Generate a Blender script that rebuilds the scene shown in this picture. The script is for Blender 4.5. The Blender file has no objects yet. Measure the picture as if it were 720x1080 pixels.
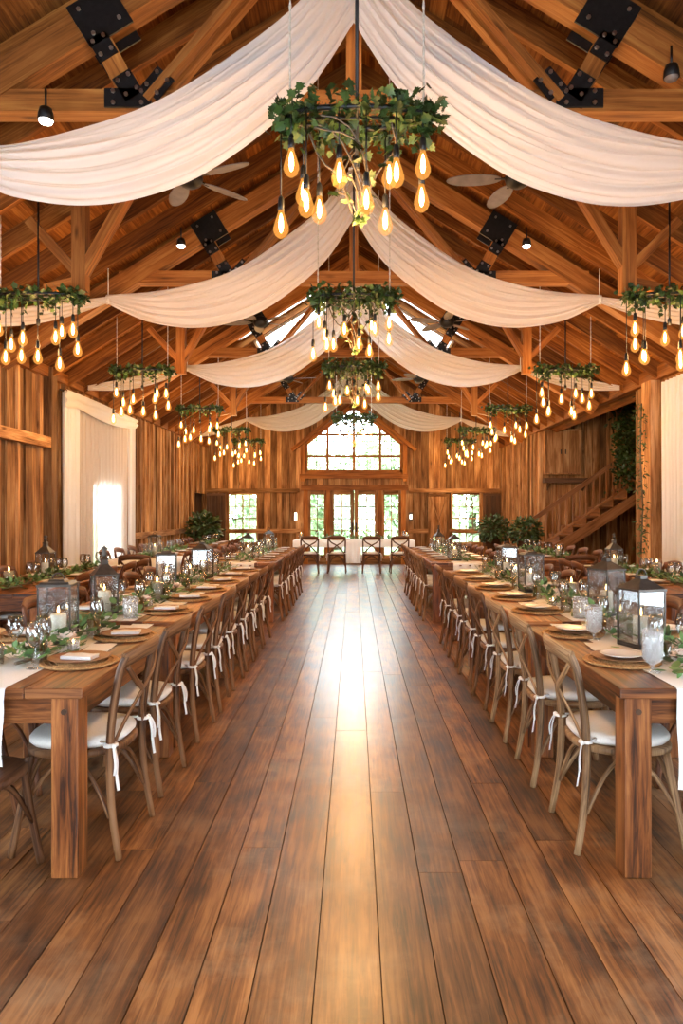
import bpy, math, random
from mathutils import Vector as V, Matrix
random.seed(7)
R = random.Random(11)
sc = bpy.context.scene
COL = sc.collection
PI = math.pi

# ------------------------------------------------------------------ mesh builder
class MB:
    def __init__(s):
        s.v = []; s.f = []; s.uv = []; s.t = []; s.sm = []
    def add(s, verts, faces, uvs, tone=0.5, smooth=False):
        b = len(s.v)
        s.v.extend(verts)
        for k, fc in enumerate(faces):
            s.f.append([b + i for i in fc]); s.t.append(tone); s.sm.append(smooth)
            s.uv.extend(uvs[k])
    def obox(s, c, ax, ay, az, hx, hy, hz, tone=None):
        """oriented box: centre, three unit axes, half sizes"""
        if tone is None: tone = R.random()
        c = V(c); A = (ax, ay, az); H = (hx, hy, hz)
        L = max(range(3), key=lambda i: H[i])
        uo, vo = R.uniform(0, 50), R.uniform(0, 50)
        sg = [(-1,-1,-1),(1,-1,-1),(1,1,-1),(-1,1,-1),(-1,-1,1),(1,-1,1),(1,1,1),(-1,1,1)]
        vs = [c + ax*(hx*a) + ay*(hy*b) + az*(hz*d) for a, b, d in sg]
        fs = [(0,3,2,1),(4,5,6,7),(0,1,5,4),(2,3,7,6),(1,2,6,5),(3,0,4,7)]
        nr = [2, 2, 1, 1, 0, 0]
        uvs = []
        for fc, n in zip(fs, nr):
            o = [i for i in range(3) if i != n]
            if L in o:
                u = L; w = o[0] if o[1] == L else o[1]
            else:
                u, w = o
            uvs.append([(sg[i][u]*H[u] + uo, sg[i][w]*H[w] + vo + n*.37) for i in fc])
        s.add(vs, fs, uvs, tone)
    def box(s, x0, x1, y0, y1, z0, z1, tone=None):
        s.obox(((x0+x1)/2, (y0+y1)/2, (z0+z1)/2), V((1,0,0)), V((0,1,0)), V((0,0,1)), abs(x1-x0)/2, abs(y1-y0)/2, abs(z1-z0)/2, tone)
    def beam(s, p0, p1, w, h, up=(0,0,1), tone=None):
        p0, p1 = V(p0), V(p1); a = p1 - p0; L = a.length; a.normalize()
        side = a.cross(V(up))
        if side.length < 1e-5: side = a.cross(V((1,0,0)))
        side.normalize(); u = side.cross(a)
        s.obox((p0+p1)/2, a, side, u, L/2, w/2, h/2, tone)
    def tube(s, pts, r, n=8, ref=None, r2=None, caps=True, tone=0.5, closed=False, smooth=True):
        """r: radius along 'side', r2: radius along 'up' (flattened tube)"""
        pts = [V(p) for p in pts]; m = len(pts)
        rr = r if isinstance(r, (list, tuple)) else [r]*m
        r2 = rr if r2 is None else (r2 if isinstance(r2, (list, tuple)) else [r2]*m)
        vs = []; uo, vo = R.uniform(0,50), R.uniform(0,50); acc = 0; us = []
        prev = None
        for i in range(m):
            if closed: t = pts[(i+1) % m] - pts[i-1]
            else: t = pts[min(i+1, m-1)] - pts[max(i-1, 0)]
            t.normalize()
            if ref is not None:
                side = t.cross(V(ref))
                if side.length < 1e-4: side = prev.copy() if prev else t.orthogonal()
            elif prev is None: side = t.orthogonal()
            else: side = prev - t*prev.dot(t)
            side.normalize(); prev = side
            up = side.cross(t)
            if i: acc += (pts[i]-pts[i-1]).length
            us.append(acc)
            for k in range(n):
                a = 2*PI*k/n
                vs.append(pts[i] + side*(rr[i]*math.cos(a)) + up*(r2[i]*math.sin(a)))
        fs = []; uvs = []
        rng = m if closed else m-1
        for i in range(rng):
            j = (i+1) % m
            uj = us[j] if j else us[i] + .02
            for k in range(n):
                k2 = (k+1) % n
                fs.append((i*n+k, i*n+k2, j*n+k2, j*n+k))
                c = 2*PI*max(rr)/n
                uvs.append([(us[i]+uo, k*c+vo), (us[i]+uo, (k+1)*c+vo), (uj+uo, (k+1)*c+vo), (uj+uo, k*c+vo)])
        s.add(vs, fs, uvs, tone, smooth)
        if caps and not closed:
            b = len(s.v) - len(vs)
            for base, rev in ((b, True), (b+(m-1)*n, False)):
                idx = list(range(base, base+n))
                if rev: idx.reverse()
                s.f.append(idx); s.t.append(tone); s.sm.append(False); s.uv.extend([(uo + k*.01, vo) for k in range(n)])
    def lathe(s, prof, o=(0,0,0), n=20, tone=0.5, smooth=True, wob=None):
        o = V(o); vs = []; m = len(prof)
        for (r, z) in prof:
            for k in range(n):
                a = 2*PI*k/n
                q = r*(1 + (wob(a) if wob else 0))
                vs.append(o + V((q*math.cos(a), q*math.sin(a), z)))
        fs = []; uvs = []
        for i in range(m-1):
            for k in range(n):
                k2 = (k+1) % n
                fs.append((i*n+k, i*n+k2, (i+1)*n+k2, (i+1)*n+k))
                uvs.append([(k/n, prof[i][1]), ((k+1)/n, prof[i][1]), ((k+1)/n, prof[i+1][1]), (k/n, prof[i+1][1])])
        s.add(vs, fs, uvs, tone, smooth)
    def grid(s, P, nu, nv, smooth=True, tone=.5):
        """P[i][j] points"""
        vs = [V(P[i][j]) for i in range(nu) for j in range(nv)]
        fs = []; uvs = []
        for i in range(nu-1):
            for j in range(nv-1):
                fs.append((i*nv+j, (i+1)*nv+j, (i+1)*nv+j+1, i*nv+j+1))
                uvs.append([(i/nu, j/nv), ((i+1)/nu, j/nv), ((i+1)/nu, (j+1)/nv), (i/nu, (j+1)/nv)])
        s.add(vs, fs, uvs, tone, smooth)
    def fan(s, outline, centre, tone=.5, smooth=False):
        n = len(outline); vs = [V(centre)] + [V(p) for p in outline]
        fs = [(0, 1+k, 1+(k+1) % n) for k in range(n)]
        s.add(vs, fs, [[(vs[i].x, vs[i].y) for i in f] for f in fs], tone, smooth)
    def leaf(s, p, d, nrm, size, outline, bend=.25, tone=None):
        d = V(d).normalized(); nrm = V(nrm)
        sd = d.cross(nrm)
        if sd.length < 1e-4: sd = d.orthogonal()
        sd.normalize(); up = sd.cross(d)
        p = V(p); t = R.random() if tone is None else tone
        pts = [p + d*(x*size) + sd*(y*size) - up*(bend*size*(x*x*.5 + abs(y)*.6)) for x, y in outline]
        n = len(pts)
        c = p + d*(.5*size) - up*(bend*size*.1)
        vs = [c] + pts
        fs = [(0, 1+k, 1+(k+1) % n) for k in range(n)]
        s.add(vs, fs, [[(0,0)]*3]*n, t, False)
    def build(s, name, mat, parent=None, loc=None, rotz=0, bevel=0):
        me = bpy.data.meshes.new(name)
        me.from_pydata([tuple(v) for v in s.v], [], s.f)
        uvl = me.uv_layers.new(name='UVMap')
        uvl.data.foreach_set('uv', [c for p in s.uv for c in p])
        at = me.attributes.new('tone', 'FLOAT', 'FACE')
        at.data.foreach_set('value', s.t)
        me.polygons.foreach_set('use_smooth', s.sm)
        me.materials.append(mat)
        me.update()
        o = bpy.data.objects.new(name, me); COL.objects.link(o)
        if parent is not None: o.parent = parent
        if loc is not None: o.location = loc
        o.rotation_euler.z = rotz
        if bevel:
            b = o.modifiers.new('bev', 'BEVEL'); b.width = bevel; b.segments = 2; b.limit_method = 'ANGLE'
        return o

LOBED = [(0,0),(.12,.16),(.05,.42),(.3,.3),(.38,.55),(.58,.28),(.72,.34),(.74,.16),(1,0),(.74,-.16),(.72,-.34),(.58,-.28),(.38,-.55),(.3,-.3),(.05,-.42),(.12,-.16)]
OVAL = [(0,0),(.2,.2),(.5,.3),(.8,.2),(1,0),(.8,-.2),(.5,-.3),(.2,-.2)]
LANCE = [(0,0),(.25,.1),(.55,.12),(1,0),(.55,-.12),(.25,-.1)]

def empty(name, loc=(0,0,0), rotz=0):
    o = bpy.data.objects.new(name, None); COL.objects.link(o)
    o.location = loc; o.rotation_euler = (0,0,rotz); o.empty_display_size = .1
    return o
def tag(o, label, cat=None, group=None, kind=None):
    o['label'] = label
    if cat: o['category'] = cat
    if group: o['group'] = group
    if kind: o['kind'] = kind
    return o
KIDS = {}
def kids(o):
    return o.children
def dup(o, loc=None, rotz=None, parent=None, color=None):
    c = o.copy(); COL.objects.link(c)
    if parent is not None: c.parent = parent
    if loc is not None: c.location = loc
    if rotz is not None: c.rotation_euler = (0,0,rotz)
    if color is not None: c.color = color
    for ch in list(o.children): dup(ch, parent=c, color=color)
    return c
def setcolor(o, color):
    o.color = color
    for ch in o.children: setcolor(ch, color)
ORD = 'first second third fourth fifth sixth seventh eighth ninth tenth eleventh twelfth thirteenth fourteenth'.split()

# ------------------------------------------------------------------ materials
def newmat(name):
    m = bpy.data.materials.new(name); m.use_nodes = True
    nt = m.node_tree
    return m, nt, nt.nodes['Principled BSDF'], nt.nodes['Material Output']
def wood(name, dark, mid, light, rough=.55, grain=(2.2, 38), tonev=.55, knots=True, objcol=False, bump=.25, scuff=None, spec=.35, con=.11, gw=.55, blotch=(1.1, 4.5), coat=0):
    m, nt, bs, out = newmat(name); N = nt.nodes; L = nt.links
    uv = N.new('ShaderNodeUVMap')
    mp = N.new('ShaderNodeMapping'); mp.inputs['Scale'].default_value = (grain[0], grain[1], 1)
    L.new(uv.outputs[0], mp.inputs[0])
    n1 = N.new('ShaderNodeTexNoise'); n1.inputs['Scale'].default_value = 1; n1.inputs['Detail'].default_value = 10; n1.inputs['Roughness'].default_value = .66; n1.inputs['Distortion'].default_value = .7
    L.new(mp.outputs[0], n1.inputs[0])
    mp2 = N.new('ShaderNodeMapping'); mp2.inputs['Scale'].default_value = (blotch[0], blotch[1], 1)
    L.new(uv.outputs[0], mp2.inputs[0])
    n2 = N.new('ShaderNodeTexNoise'); n2.inputs['Scale'].default_value = 1; n2.inputs['Detail'].default_value = 4
    L.new(mp2.outputs[0], n2.inputs[0])
    mx = N.new('ShaderNodeMath'); mx.operation = 'MULTIPLY_ADD'; mx.inputs[1].default_value = gw
    L.new(n1.outputs[0], mx.inputs[0])
    m2 = N.new('ShaderNodeMath'); m2.operation = 'MULTIPLY'; m2.inputs[1].default_value = 1-gw
    L.new(n2.outputs[0], m2.inputs[0]); L.new(m2.outputs[0], mx.inputs[2])
    rp = N.new('ShaderNodeValToRGB'); e = rp.color_ramp.elements
    e[0].position = .5-con; e[0].color = (*dark, 1); e[1].position = .5+con; e[1].color = (*light, 1)
    k = e.new(.5); k.color = (*mid, 1)
    L.new(mx.outputs[0], rp.inputs[0])
    colr = rp.outputs[0]
    if knots:
        mp3 = N.new('ShaderNodeMapping'); mp3.inputs['Scale'].default_value = (1.6, 5.5, 1)
        L.new(uv.outputs[0], mp3.inputs[0])
        vo = N.new('ShaderNodeTexVoronoi'); vo.inputs['Scale'].default_value = 1
        L.new(mp3.outputs[0], vo.inputs[0])
        kr = N.new('ShaderNodeValToRGB'); kr.color_ramp.elements[0].position = .03; kr.color_ramp.elements[0].color = (.22,.18,.15,1)
        kr.color_ramp.elements[1].position = .13; kr.color_ramp.elements[1].color = (1,1,1,1)
        L.new(vo.outputs['Distance'], kr.inputs[0])
        mm = N.new('ShaderNodeMix'); mm.data_type = 'RGBA'; mm.blend_type = 'MULTIPLY'; mm.inputs[0].default_value = .8
        L.new(colr, mm.inputs[6]); L.new(kr.outputs[0], mm.inputs[7]); colr = mm.outputs[2]
    if scuff:
        tc = N.new('ShaderNodeTexCoord')
        n3 = N.new('ShaderNodeTexNoise'); n3.inputs['Scale'].default_value = 1.7; n3.inputs['Detail'].default_value = 8; n3.inputs['Roughness'].default_value = .7
        L.new(tc.outputs['Object'], n3.inputs[0])
        sr = N.new('ShaderNodeValToRGB'); sr.color_ramp.elements[0].position = .50; sr.color_ramp.elements[1].position = .74
        sr.color_ramp.elements[0].color = (0,0,0,1); sr.color_ramp.elements[1].color = (.5,.5,.5,1)
        L.new(n3.outputs[0], sr.inputs[0])
        ms = N.new('ShaderNodeMix'); ms.data_type = 'RGBA'; ms.inputs[7].default_value = (*scuff, 1)
        L.new(sr.outputs[0], ms.inputs[0]); L.new(colr, ms.inputs[6]); colr = ms.outputs[2]
    at = N.new('ShaderNodeAttribute'); at.attribute_name = 'tone'
    tv = N.new('ShaderNodeMath'); tv.operation = 'MULTIPLY_ADD'; tv.inputs[1].default_value = tonev*2; tv.inputs[2].default_value = 1 - tonev
    L.new(at.outputs['Fac'], tv.inputs[0])
    hs = N.new('ShaderNodeHueSaturation'); L.new(colr, hs.inputs['Color']); L.new(tv.outputs[0], hs.inputs['Value'])
    colr = hs.outputs[0]
    if objcol:
        oi = N.new('ShaderNodeObjectInfo')
        mo = N.new('ShaderNodeMix'); mo.data_type = 'RGBA'; mo.blend_type = 'MULTIPLY'; mo.inputs[0].default_value = 1
        L.new(colr, mo.inputs[6]); L.new(oi.outputs['Color'], mo.inputs[7]); colr = mo.outputs[2]
    L.new(colr, bs.inputs['Base Color'])
    rr = N.new('ShaderNodeMapRange'); rr.inputs['To Min'].default_value = max(rough-.12, .05); rr.inputs['To Max'].default_value = min(rough+.18, 1)
    L.new(n2.outputs[0], rr.inputs[0]); L.new(rr.outputs[0], bs.inputs['Roughness'])
    bs.inputs['Specular IOR Level'].default_value = spec
    if coat: bs.inputs['Coat Weight'].default_value = coat; bs.inputs['Coat Roughness'].default_value = .26
    if bump:
        bp = N.new('ShaderNodeBump'); bp.inputs['Strength'].default_value = bump; bp.inputs['Distance'].default_value = .01
        L.new(n1.outputs[0], bp.inputs['Height']); L.new(bp.outputs[0], bs.inputs['Normal'])
    return m
def plain(name, col, rough=.5, metal=0, noise=0, nscale=40, spec=.5, sheen=0, bump=0, sss=0, tonev=0):
    m, nt, bs, out = newmat(name); N = nt.nodes; L = nt.links
    bs.inputs['Base Color'].default_value = (*col, 1); bs.inputs['Roughness'].default_value = rough
    bs.inputs['Metallic'].default_value = metal; bs.inputs['Specular IOR Level'].default_value = spec
    tc = N.new('ShaderNodeTexCoord')
    nz = N.new('ShaderNodeTexNoise'); nz.inputs['Scale'].default_value = nscale; nz.inputs['Detail'].default_value = 4
    L.new(tc.outputs['Object'], nz.inputs[0])
    rp = N.new('ShaderNodeValToRGB')
    rp.color_ramp.elements[0].position = .3; rp.color_ramp.elements[0].color = (*[c*(1-noise) for c in col], 1)
    rp.color_ramp.elements[1].position = .7; rp.color_ramp.elements[1].color = (*[min(c*(1+noise), 1) for c in col], 1)
    L.new(nz.outputs[0], rp.inputs[0])
    colr = rp.outputs[0]
    if tonev:
        at = N.new('ShaderNodeAttribute'); at.attribute_name = 'tone'
        tv = N.new('ShaderNodeMath'); tv.operation = 'MULTIPLY_ADD'; tv.inputs[1].default_value = tonev*2; tv.inputs[2].default_value = 1 - tonev
        L.new(at.outputs['Fac'], tv.inputs[0])
        hs = N.new('ShaderNodeHueSaturation'); L.new(colr, hs.inputs['Color']); L.new(tv.outputs[0], hs.inputs['Value']); colr = hs.outputs[0]
    L.new(colr, bs.inputs['Base Color'])
    if bump:
        bp = N.new('ShaderNodeBump'); bp.inputs['Strength'].default_value = bump; bp.inputs['Distance'].default_value = .005
        L.new(nz.outputs[0], bp.inputs['Height']); L.new(bp.outputs[0], bs.inputs['Normal'])
    return m
def cloth(name, col, trans=.4, clear=0.0):
    m, nt, bs, out = newmat(name); N = nt.nodes; L = nt.links
    N.remove(bs)
    tc = N.new('ShaderNodeTexCoord')
    wv = N.new('ShaderNodeTexNoise'); wv.inputs['Scale'].default_value = 300
    L.new(tc.outputs['Object'], wv.inputs[0])
    bp = N.new('ShaderNodeBump'); bp.inputs['Strength'].default_value = .08; bp.inputs['Distance'].default_value = .002
    L.new(wv.outputs[0], bp.inputs['Height'])
    d = N.new('ShaderNodeBsdfDiffuse'); d.inputs[0].default_value = (*col, 1)
    t = N.new('ShaderNodeBsdfTranslucent'); t.inputs[0].default_value = (*col, 1)
    L.new(bp.outputs[0], d.inputs['Normal'])
    mx = N.new('ShaderNodeMixShader'); mx.inputs[0].default_value = trans
    L.new(d.outputs[0], mx.inputs[1]); L.new(t.outputs[0], mx.inputs[2])
    o = mx.outputs[0]
    if clear:
        tp = N.new('ShaderNodeBsdfTransparent'); m2 = N.new('ShaderNodeMixShader'); m2.inputs[0].default_value = clear
        L.new(o, m2.inputs[1]); L.new(tp.outputs[0], m2.inputs[2]); o = m2.outputs[0]
    L.new(o, out.inputs[0])
    return m
def glass(name, tint=(1,1,1), refl=.12, rough=.02, frost=0):
    m, nt, bs, out = newmat(name); N = nt.nodes; L = nt.links
    N.remove(bs)
    tp = N.new('ShaderNodeBsdfTransparent'); tp.inputs[0].default_value = (*tint, 1)
    gl = N.new('ShaderNodeBsdfGlossy'); gl.inputs['Roughness'].default_value = rough
    lw = N.new('ShaderNodeLayerWeight'); lw.inputs[0].default_value = .35
    mr = N.new('ShaderNodeMapRange'); mr.inputs['To Min'].default_value = refl*.4; mr.inputs['To Max'].default_value = min(refl*5, .9)
    L.new(lw.outputs['Fresnel'], mr.inputs[0])
    mx = N.new('ShaderNodeMixShader'); L.new(mr.outputs[0], mx.inputs[0]); L.new(tp.outputs[0], mx.inputs[1]); L.new(gl.outputs[0], mx.inputs[2])
    o = mx.outputs[0]
    if frost:
        df = N.new('ShaderNodeBsdfDiffuse'); df.inputs[0].default_value = (.85,.87,.88,1)
        m2 = N.new('ShaderNodeMixShader'); m2.inputs[0].default_value = frost
        L.new(o, m2.inputs[1]); L.new(df.outputs[0], m2.inputs[2]); o = m2.outputs[0]
    L.new(o, out.inputs[0])
    return m
def emit(name, col, strength, clear=0):
    m, nt, bs, out = newmat(name); N = nt.nodes; L = nt.links
    N.remove(bs)
    e = N.new('ShaderNodeEmission'); e.inputs[0].default_value = (*col, 1); e.inputs[1].default_value = strength
    o = e.outputs[0]
    if clear:
        tp = N.new('ShaderNodeBsdfTransparent'); m2 = N.new('ShaderNodeMixShader'); m2.inputs[0].default_value = clear
        L.new(o, m2.inputs[1]); L.new(tp.outputs[0], m2.inputs[2]); o = m2.outputs[0]
    L.new(o, out.inputs[0])
    return m

M = {}
M['floor'] = wood('floor_wood', (.030,.009,.0022), (.155,.054,.0125), (.30,.125,.036), rough=.5, grain=(2.4,55), tonev=.42, scuff=(.36,.24,.14), bump=.06, spec=.5, con=.105, gw=.5, blotch=(2.6,8), coat=.85)
M['wall'] = wood('barn_boards', (.075,.028,.009), (.29,.138,.052), (.55,.33,.155), rough=.75, grain=(1.8,46), tonev=.55, bump=.4, spec=.2, con=.13, gw=.45, blotch=(1.0,5.5))
M['roof'] = wood('roof_boards', (.036,.010,.002), (.19,.060,.010), (.36,.145,.030), rough=.7, grain=(1.5,40), tonev=.45, bump=.3, spec=.2, con=.15, gw=.6)
M['truss'] = wood('truss_timber', (.085,.024,.005), (.31,.105,.020), (.48,.205,.050), rough=.6, grain=(1.4,36), tonev=.28, bump=.25, spec=.25, con=.15)
M['table'] = wood('table_wood', (.035,.009,.002), (.19,.055,.0105), (.37,.135,.036), rough=.42, grain=(2.4,42), tonev=.3, bump=.12, spec=.4, con=.09, blotch=(1.6,8))
M['chair'] = wood('chair_wood', (.10,.058,.03), (.27,.17,.095), (.46,.33,.21), rough=.5, grain=(3,60), tonev=.05, knots=False, objcol=True, bump=.1, con=.08)
M['dark'] = wood('dark_wood', (.03,.013,.006), (.075,.035,.016), (.12,.06,.03), rough=.6, grain=(1.5,30), tonev=.3, bump=.3)
M['stair'] = wood('stair_wood', (.13,.05,.018), (.27,.115,.042), (.36,.17,.07), rough=.55, grain=(1.4,26), tonev=.2)
M['rattan'] = plain('woven_rattan', (.42,.22,.085), .7, noise=.45, nscale=90, bump=.9, spec=.25)
M['plate_wood'] = wood('plate_wood', (.17,.07,.025), (.32,.15,.06), (.45,.24,.11), rough=.5, grain=(6,60), tonev=.1, knots=False, bump=.1)
M['china'] = plain('white_china', (.82,.80,.77), .2, noise=.02, nscale=4)
M['linen'] = plain('white_linen', (.80,.78,.75), .9, noise=.05, nscale=160, bump=.15, spec=.1)
M['cushion'] = plain('ivory_cushion', (.80,.76,.70), .9, noise=.05, nscale=120, bump=.15, spec=.1)
M['black'] = plain('black_steel', (.012,.012,.013), .45, metal=.4, noise=.3, nscale=30)
M['bolt'] = plain('bolt_steel', (.45,.42,.38), .35, metal=1)
M['lantern'] = plain('lantern_metal', (.06,.05,.042), .45, metal=.6, noise=.35, nscale=20)
M['wax'] = plain('candle_wax', (.86,.78,.62), .5, noise=.03, nscale=8)
M['flame'] = emit('flame', (1,.62,.22), 25)
M['glass'] = glass('clear_glass', (.97,.98,.98))
M['pane'] = glass('window_pane', (.96,.98,.97), refl=.06)
M['lglass'] = glass('lantern_glass', (.95,.96,.96), refl=.08, frost=.03)
M['frost'] = glass('frosted_glass', (.95,.95,.95), refl=.1, frost=.22)
M['leaf'] = plain('leaf_green', (.030,.060,.012), .5, noise=.3, nscale=6, tonev=.6, spec=.4)
M['euc'] = plain('garland_leaf', (.11,.20,.07), .55, noise=.3, nscale=6, tonev=.65, spec=.3)
M['darkleaf'] = plain('dark_leaf', (.035,.07,.02), .5, noise=.3, nscale=6, tonev=.6)
M['rose'] = plain('rose_petal', (.85,.70,.60), .7, noise=.06, nscale=12, tonev=.15)
M['treeleaf'] = plain('tree_leaf', (.50,.62,.38), .6, noise=.3, nscale=3, tonev=.5)
M['bark'] = plain('bark', (.12,.09,.06), .9, noise=.4, nscale=12, bump=.6)
M['lawn'] = plain('lawn', (.30,.42,.18), .95, noise=.4, nscale=2)
M['drape'] = cloth('drape_cloth', (.82,.755,.715), .42, .05)
M['curtain'] = cloth('curtain_cloth', (.94,.945,.955), .35, .04)
M['sheer'] = cloth('sheer_cloth', (.78,.71,.64), .15, .34)
M['bulbglass'] = emit('bulb_glow', (1,.40,.07), 2.0, .80)
M['filament'] = emit('filament', (1,.58,.17), 22)
M['lamp'] = emit('lamp_lens', (1,.93,.82), 14)
M['sconce'] = emit('sconce_glow', (1,.85,.62), 6)
M['terracotta'] = plain('terracotta', (.32,.12,.05), .8, noise=.2, nscale=10)
M['fan'] = plain('fan_blade', (.20,.17,.15), .45, noise=.2, nscale=10)
M['rope'] = plain('chain_grey', (.62,.56,.48), .5, metal=.1, noise=.3, nscale=60)

# ------------------------------------------------------------------ dimensions
W = 4.14; YF = 19.8; Y0 = -2.2; SL = .62; ZR = 5.97
def deck(x): return ZR - SL*abs(x)
WT = deck(W) - .03

# ------------------------------------------------------------------ floor
mb = MB()
x = -4.3
while x < 7.4:
    w = R.choice([.175,.19,.19,.205])
    y = Y0 - R.uniform(0, 3)
    while y < YF + .1:
        L_ = R.uniform(2.4, 4.4)
        a, b = max(y, Y0), min(y+L_, YF+.1)
        if x > 4.25: a = max(a, 9.0); b = min(b, 16.1)
        if b - a > .05:
            mb.box(x+.002, x+w-.002, a+.001, b-.001, -.03, -R.uniform(0, .0012))
        y += L_
    x += w
fl = mb.build('floor', M['floor']); tag(fl, 'worn wide plank timber floor', kind='structure')
mb = MB(); mb.box(-4.3, 7.4, Y0, YF+.1, -.12, -.031)
sub = mb.build('subfloor', M['dark'], fl)
mb = MB(); mb.box(-60, 60, YF+.2, 90, -.3, -.2)
tag(mb.build('lawn', M['lawn']), 'grass lawn outside the far doors', kind='structure')

# ------------------------------------------------------------------ boarded walls
def boards(mb, axis, plane, u0, u1, z0, ztop, opens=(), out=1, th=.05, wmin=.13, wmax=.25, batten=0, jit=.03):
    """vertical boards. axis 'x': wall in XZ plane at y=plane, u = x; axis 'y': wall in YZ plane at x=plane, u = y.
    out: sign of the outward direction from the room"""
    cuts = sorted({u0, u1} | {o[0] for o in opens if u0 < o[0] < u1} | {o[1] for o in opens if u0 < o[1] < u1})
    for a, b in zip(cuts, cuts[1:]):
        u = a
        while u < b - 1e-4:
            w = R.uniform(wmin, wmax)
            e = min(u+w, b)
            if b - e < .06: e = b
            m = (u+e)/2
            spans = [(z0, ztop(m) if callable(ztop) else ztop)]
            for (oa, ob, oz0, oz1) in opens:
                if oa - 1e-4 <= m <= ob + 1e-4:
                    top = oz1(m) if callable(oz1) else oz1
                    ns = []
                    for (s0, s1) in spans:
                        if oz0 > s0: ns.append((s0, min(oz0, s1)))
                        if top < s1: ns.append((max(top, s0), s1))
                    spans = [q for q in ns if q[1] - q[0] > .005]
            j = R.uniform(0, jit); t = R.random()
            for (s0, s1) in spans:
                p0, p1 = plane - out*j, plane + out*th*.6
                g = .005
                if axis == 'x': mb.box(u+g, e-g, min(p0,p1), max(p0,p1), s0, s1, t)
                else: mb.box(min(p0,p1), max(p0,p1), u+g, e-g, s0, s1, t)
                p0, p1 = plane + out*th*.6, plane + out*th
                if axis == 'x': mb.box(u, e, min(p0,p1), max(p0,p1), s0, s1, 0)
                else: mb.box(min(p0,p1), max(p0,p1), u, e, s0, s1, 0)
                if batten and R.random() < batten:
                    q0 = plane - out*(jit+.03)
                    bw = .028
                    if axis == 'x': mb.box(e-bw, e+bw, min(q0,plane), max(q0,plane), s0, s1)
                    else: mb.box(min(q0,plane), max(q0,plane), e-bw, e+bw, s0, s1)
            u = e

# far wall with gable
def wtop(x): return 4.42 - .78*abs(x) if abs(x) > .12 else 4.33
def wtopc(x): return min(wtop(x), 4.36)
WIN = (-1.34, 1.34, 2.56, lambda x: max(3.3, wtopc(x)))
DOOR = (-1.40, 1.44, 0, 2.16)
WL = (-3.52, -2.66, .56, 1.98); WR = (2.70, 3.54, .56, 1.98)
mb = MB()
boards(mb, 'x', YF, -W-.06, W+.06, 0, lambda x: deck(x)+.05, [WIN, DOOR, WL, WR], out=1, wmax=.22)
fw = mb.build('wall_far', M['wall']); tag(fw, 'far gable wall of weathered vertical barn boards', kind='structure')
def trimobj(n, f, mat='truss', parent=None, name=None, label=None):
    mb = MB(); f(mb)
    o = mb.build(name or 'trim_%d' % n, M[mat], parent)
    if parent is None: tag(o, label, kind='structure')
    return o
trimobj(0, lambda m: (m.box(-W, -1.5, YF-.06, YF-.012, .86, .98), m.box(1.5, W, YF-.06, YF-.012, .86, .98)), 'wall', fw, 'chair_rail')
trimobj(0, lambda m: (m.box(-W, -1.52, YF-.07, YF-.012, 1.99, 2.10), m.box(1.52, W, YF-.07, YF-.012, 1.99, 2.10)), 'wall', fw, 'header_rail')
trimobj(0, lambda m: (m.box(-W, W, YF-.05, YF-.012, 0, .16)), 'wall', fw, 'skirting')

def win_grid(root, x0, x1, z0, z1, y, cols, rows, fr=.06, thick_mid=False, axis='x', depth=.09, glass_on=True, mat='truss', mt=.018):
    """frame + muntins + glass in a rectangle (wall in XZ plane at y, or YZ plane when axis = 'y')"""
    def bx(m, a, b, c, d, e, f):
        if axis == 'x': m.box(a, b, c, d, e, f)
        else: m.box(c, d, a, b, e, f)
    m = MB()
    d0, d1 = y-depth/2, y+depth/2
    bx(m, x0, x0+fr, d0, d1, z0, z1); bx(m, x1-fr, x1, d0, d1, z0, z1)
    bx(m, x0+fr, x1-fr, d0, d1, z0, z0+fr); bx(m, x0+fr, x1-fr, d0, d1, z1-fr, z1)
    m.build('window_frame', M[mat], root)
    m = MB()
    for i in range(1, cols):
        q = x0 + fr + (x1-x0-2*fr)*i/cols
        t = mt*2 if thick_mid and i*2 == cols else mt
        bx(m, q-t/2, q+t/2, y-.02, y+.02, z0+fr, z1-fr)
    for j in range(1, rows):
        q = z0 + fr + (z1-z0-2*fr)*j/rows
        t = mt*2 if thick_mid and j*2 == rows else mt
        bx(m, x0+fr, x1-fr, y-.018, y+.018, q-t/2, q+t/2)
    m.build('muntins', M[mat], root)
    if glass_on:
        m = MB(); bx(m, x0+fr, x1-fr, y-.003, y+.003, z0+fr, z1-fr)
        m.build('glass', M['pane'], root)
for n, (q, lab) in enumerate(((WL, 'gridded sash window in the far wall, left of the doors'), (WR, 'gridded sash window in the far wall, right of the doors'))):
    r = empty('window_%d' % (n+1), (0,0,0)); tag(r, lab, kind='structure')
    win_grid(r, q[0], q[1], q[2], q[3], YF+.01, 4, 4, .05, True, mat='wall')
# peaked window
r = empty('window_3'); tag(r, 'large peaked window in the gable above the far doors', kind='structure')
m = MB()
prof = [(-1.34,2.56),(1.34,2.56),(1.34,3.36),(.12,4.33),(-.12,4.33),(-1.34,3.36)]
for i in range(6):
    a, b = prof[i], prof[(i+1) % 6]
    m.beam((a[0], YF, a[1]), (b[0], YF, b[1]), .12, .10, up=(0,1,0))
m.build('window_frame', M['truss'], r)
m = MB()
for x_ in (-.73, 0, .73): m.box(x_-.035, x_+.035, YF-.04, YF+.04, 2.6, wtopc(x_))
for z_ in (3.0, 3.6):
    hw = 1.3 if z_ < 3.3 else (4.36-z_)/.78
    m.box(-hw, hw, YF-.035, YF+.035, z_-.03, z_+.03)
m.build('mullions', M['truss'], r)
m = MB()
for x_ in (-1.04, -.37, .37, 1.04): m.box(x_-.01, x_+.01, YF-.02, YF+.02, 2.6, wtopc(x_)-.05)
m.box(-1.28, 1.28, YF-.018, YF+.018, 3.41, 3.43)
m.build('muntins', M['dark'], r)
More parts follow.
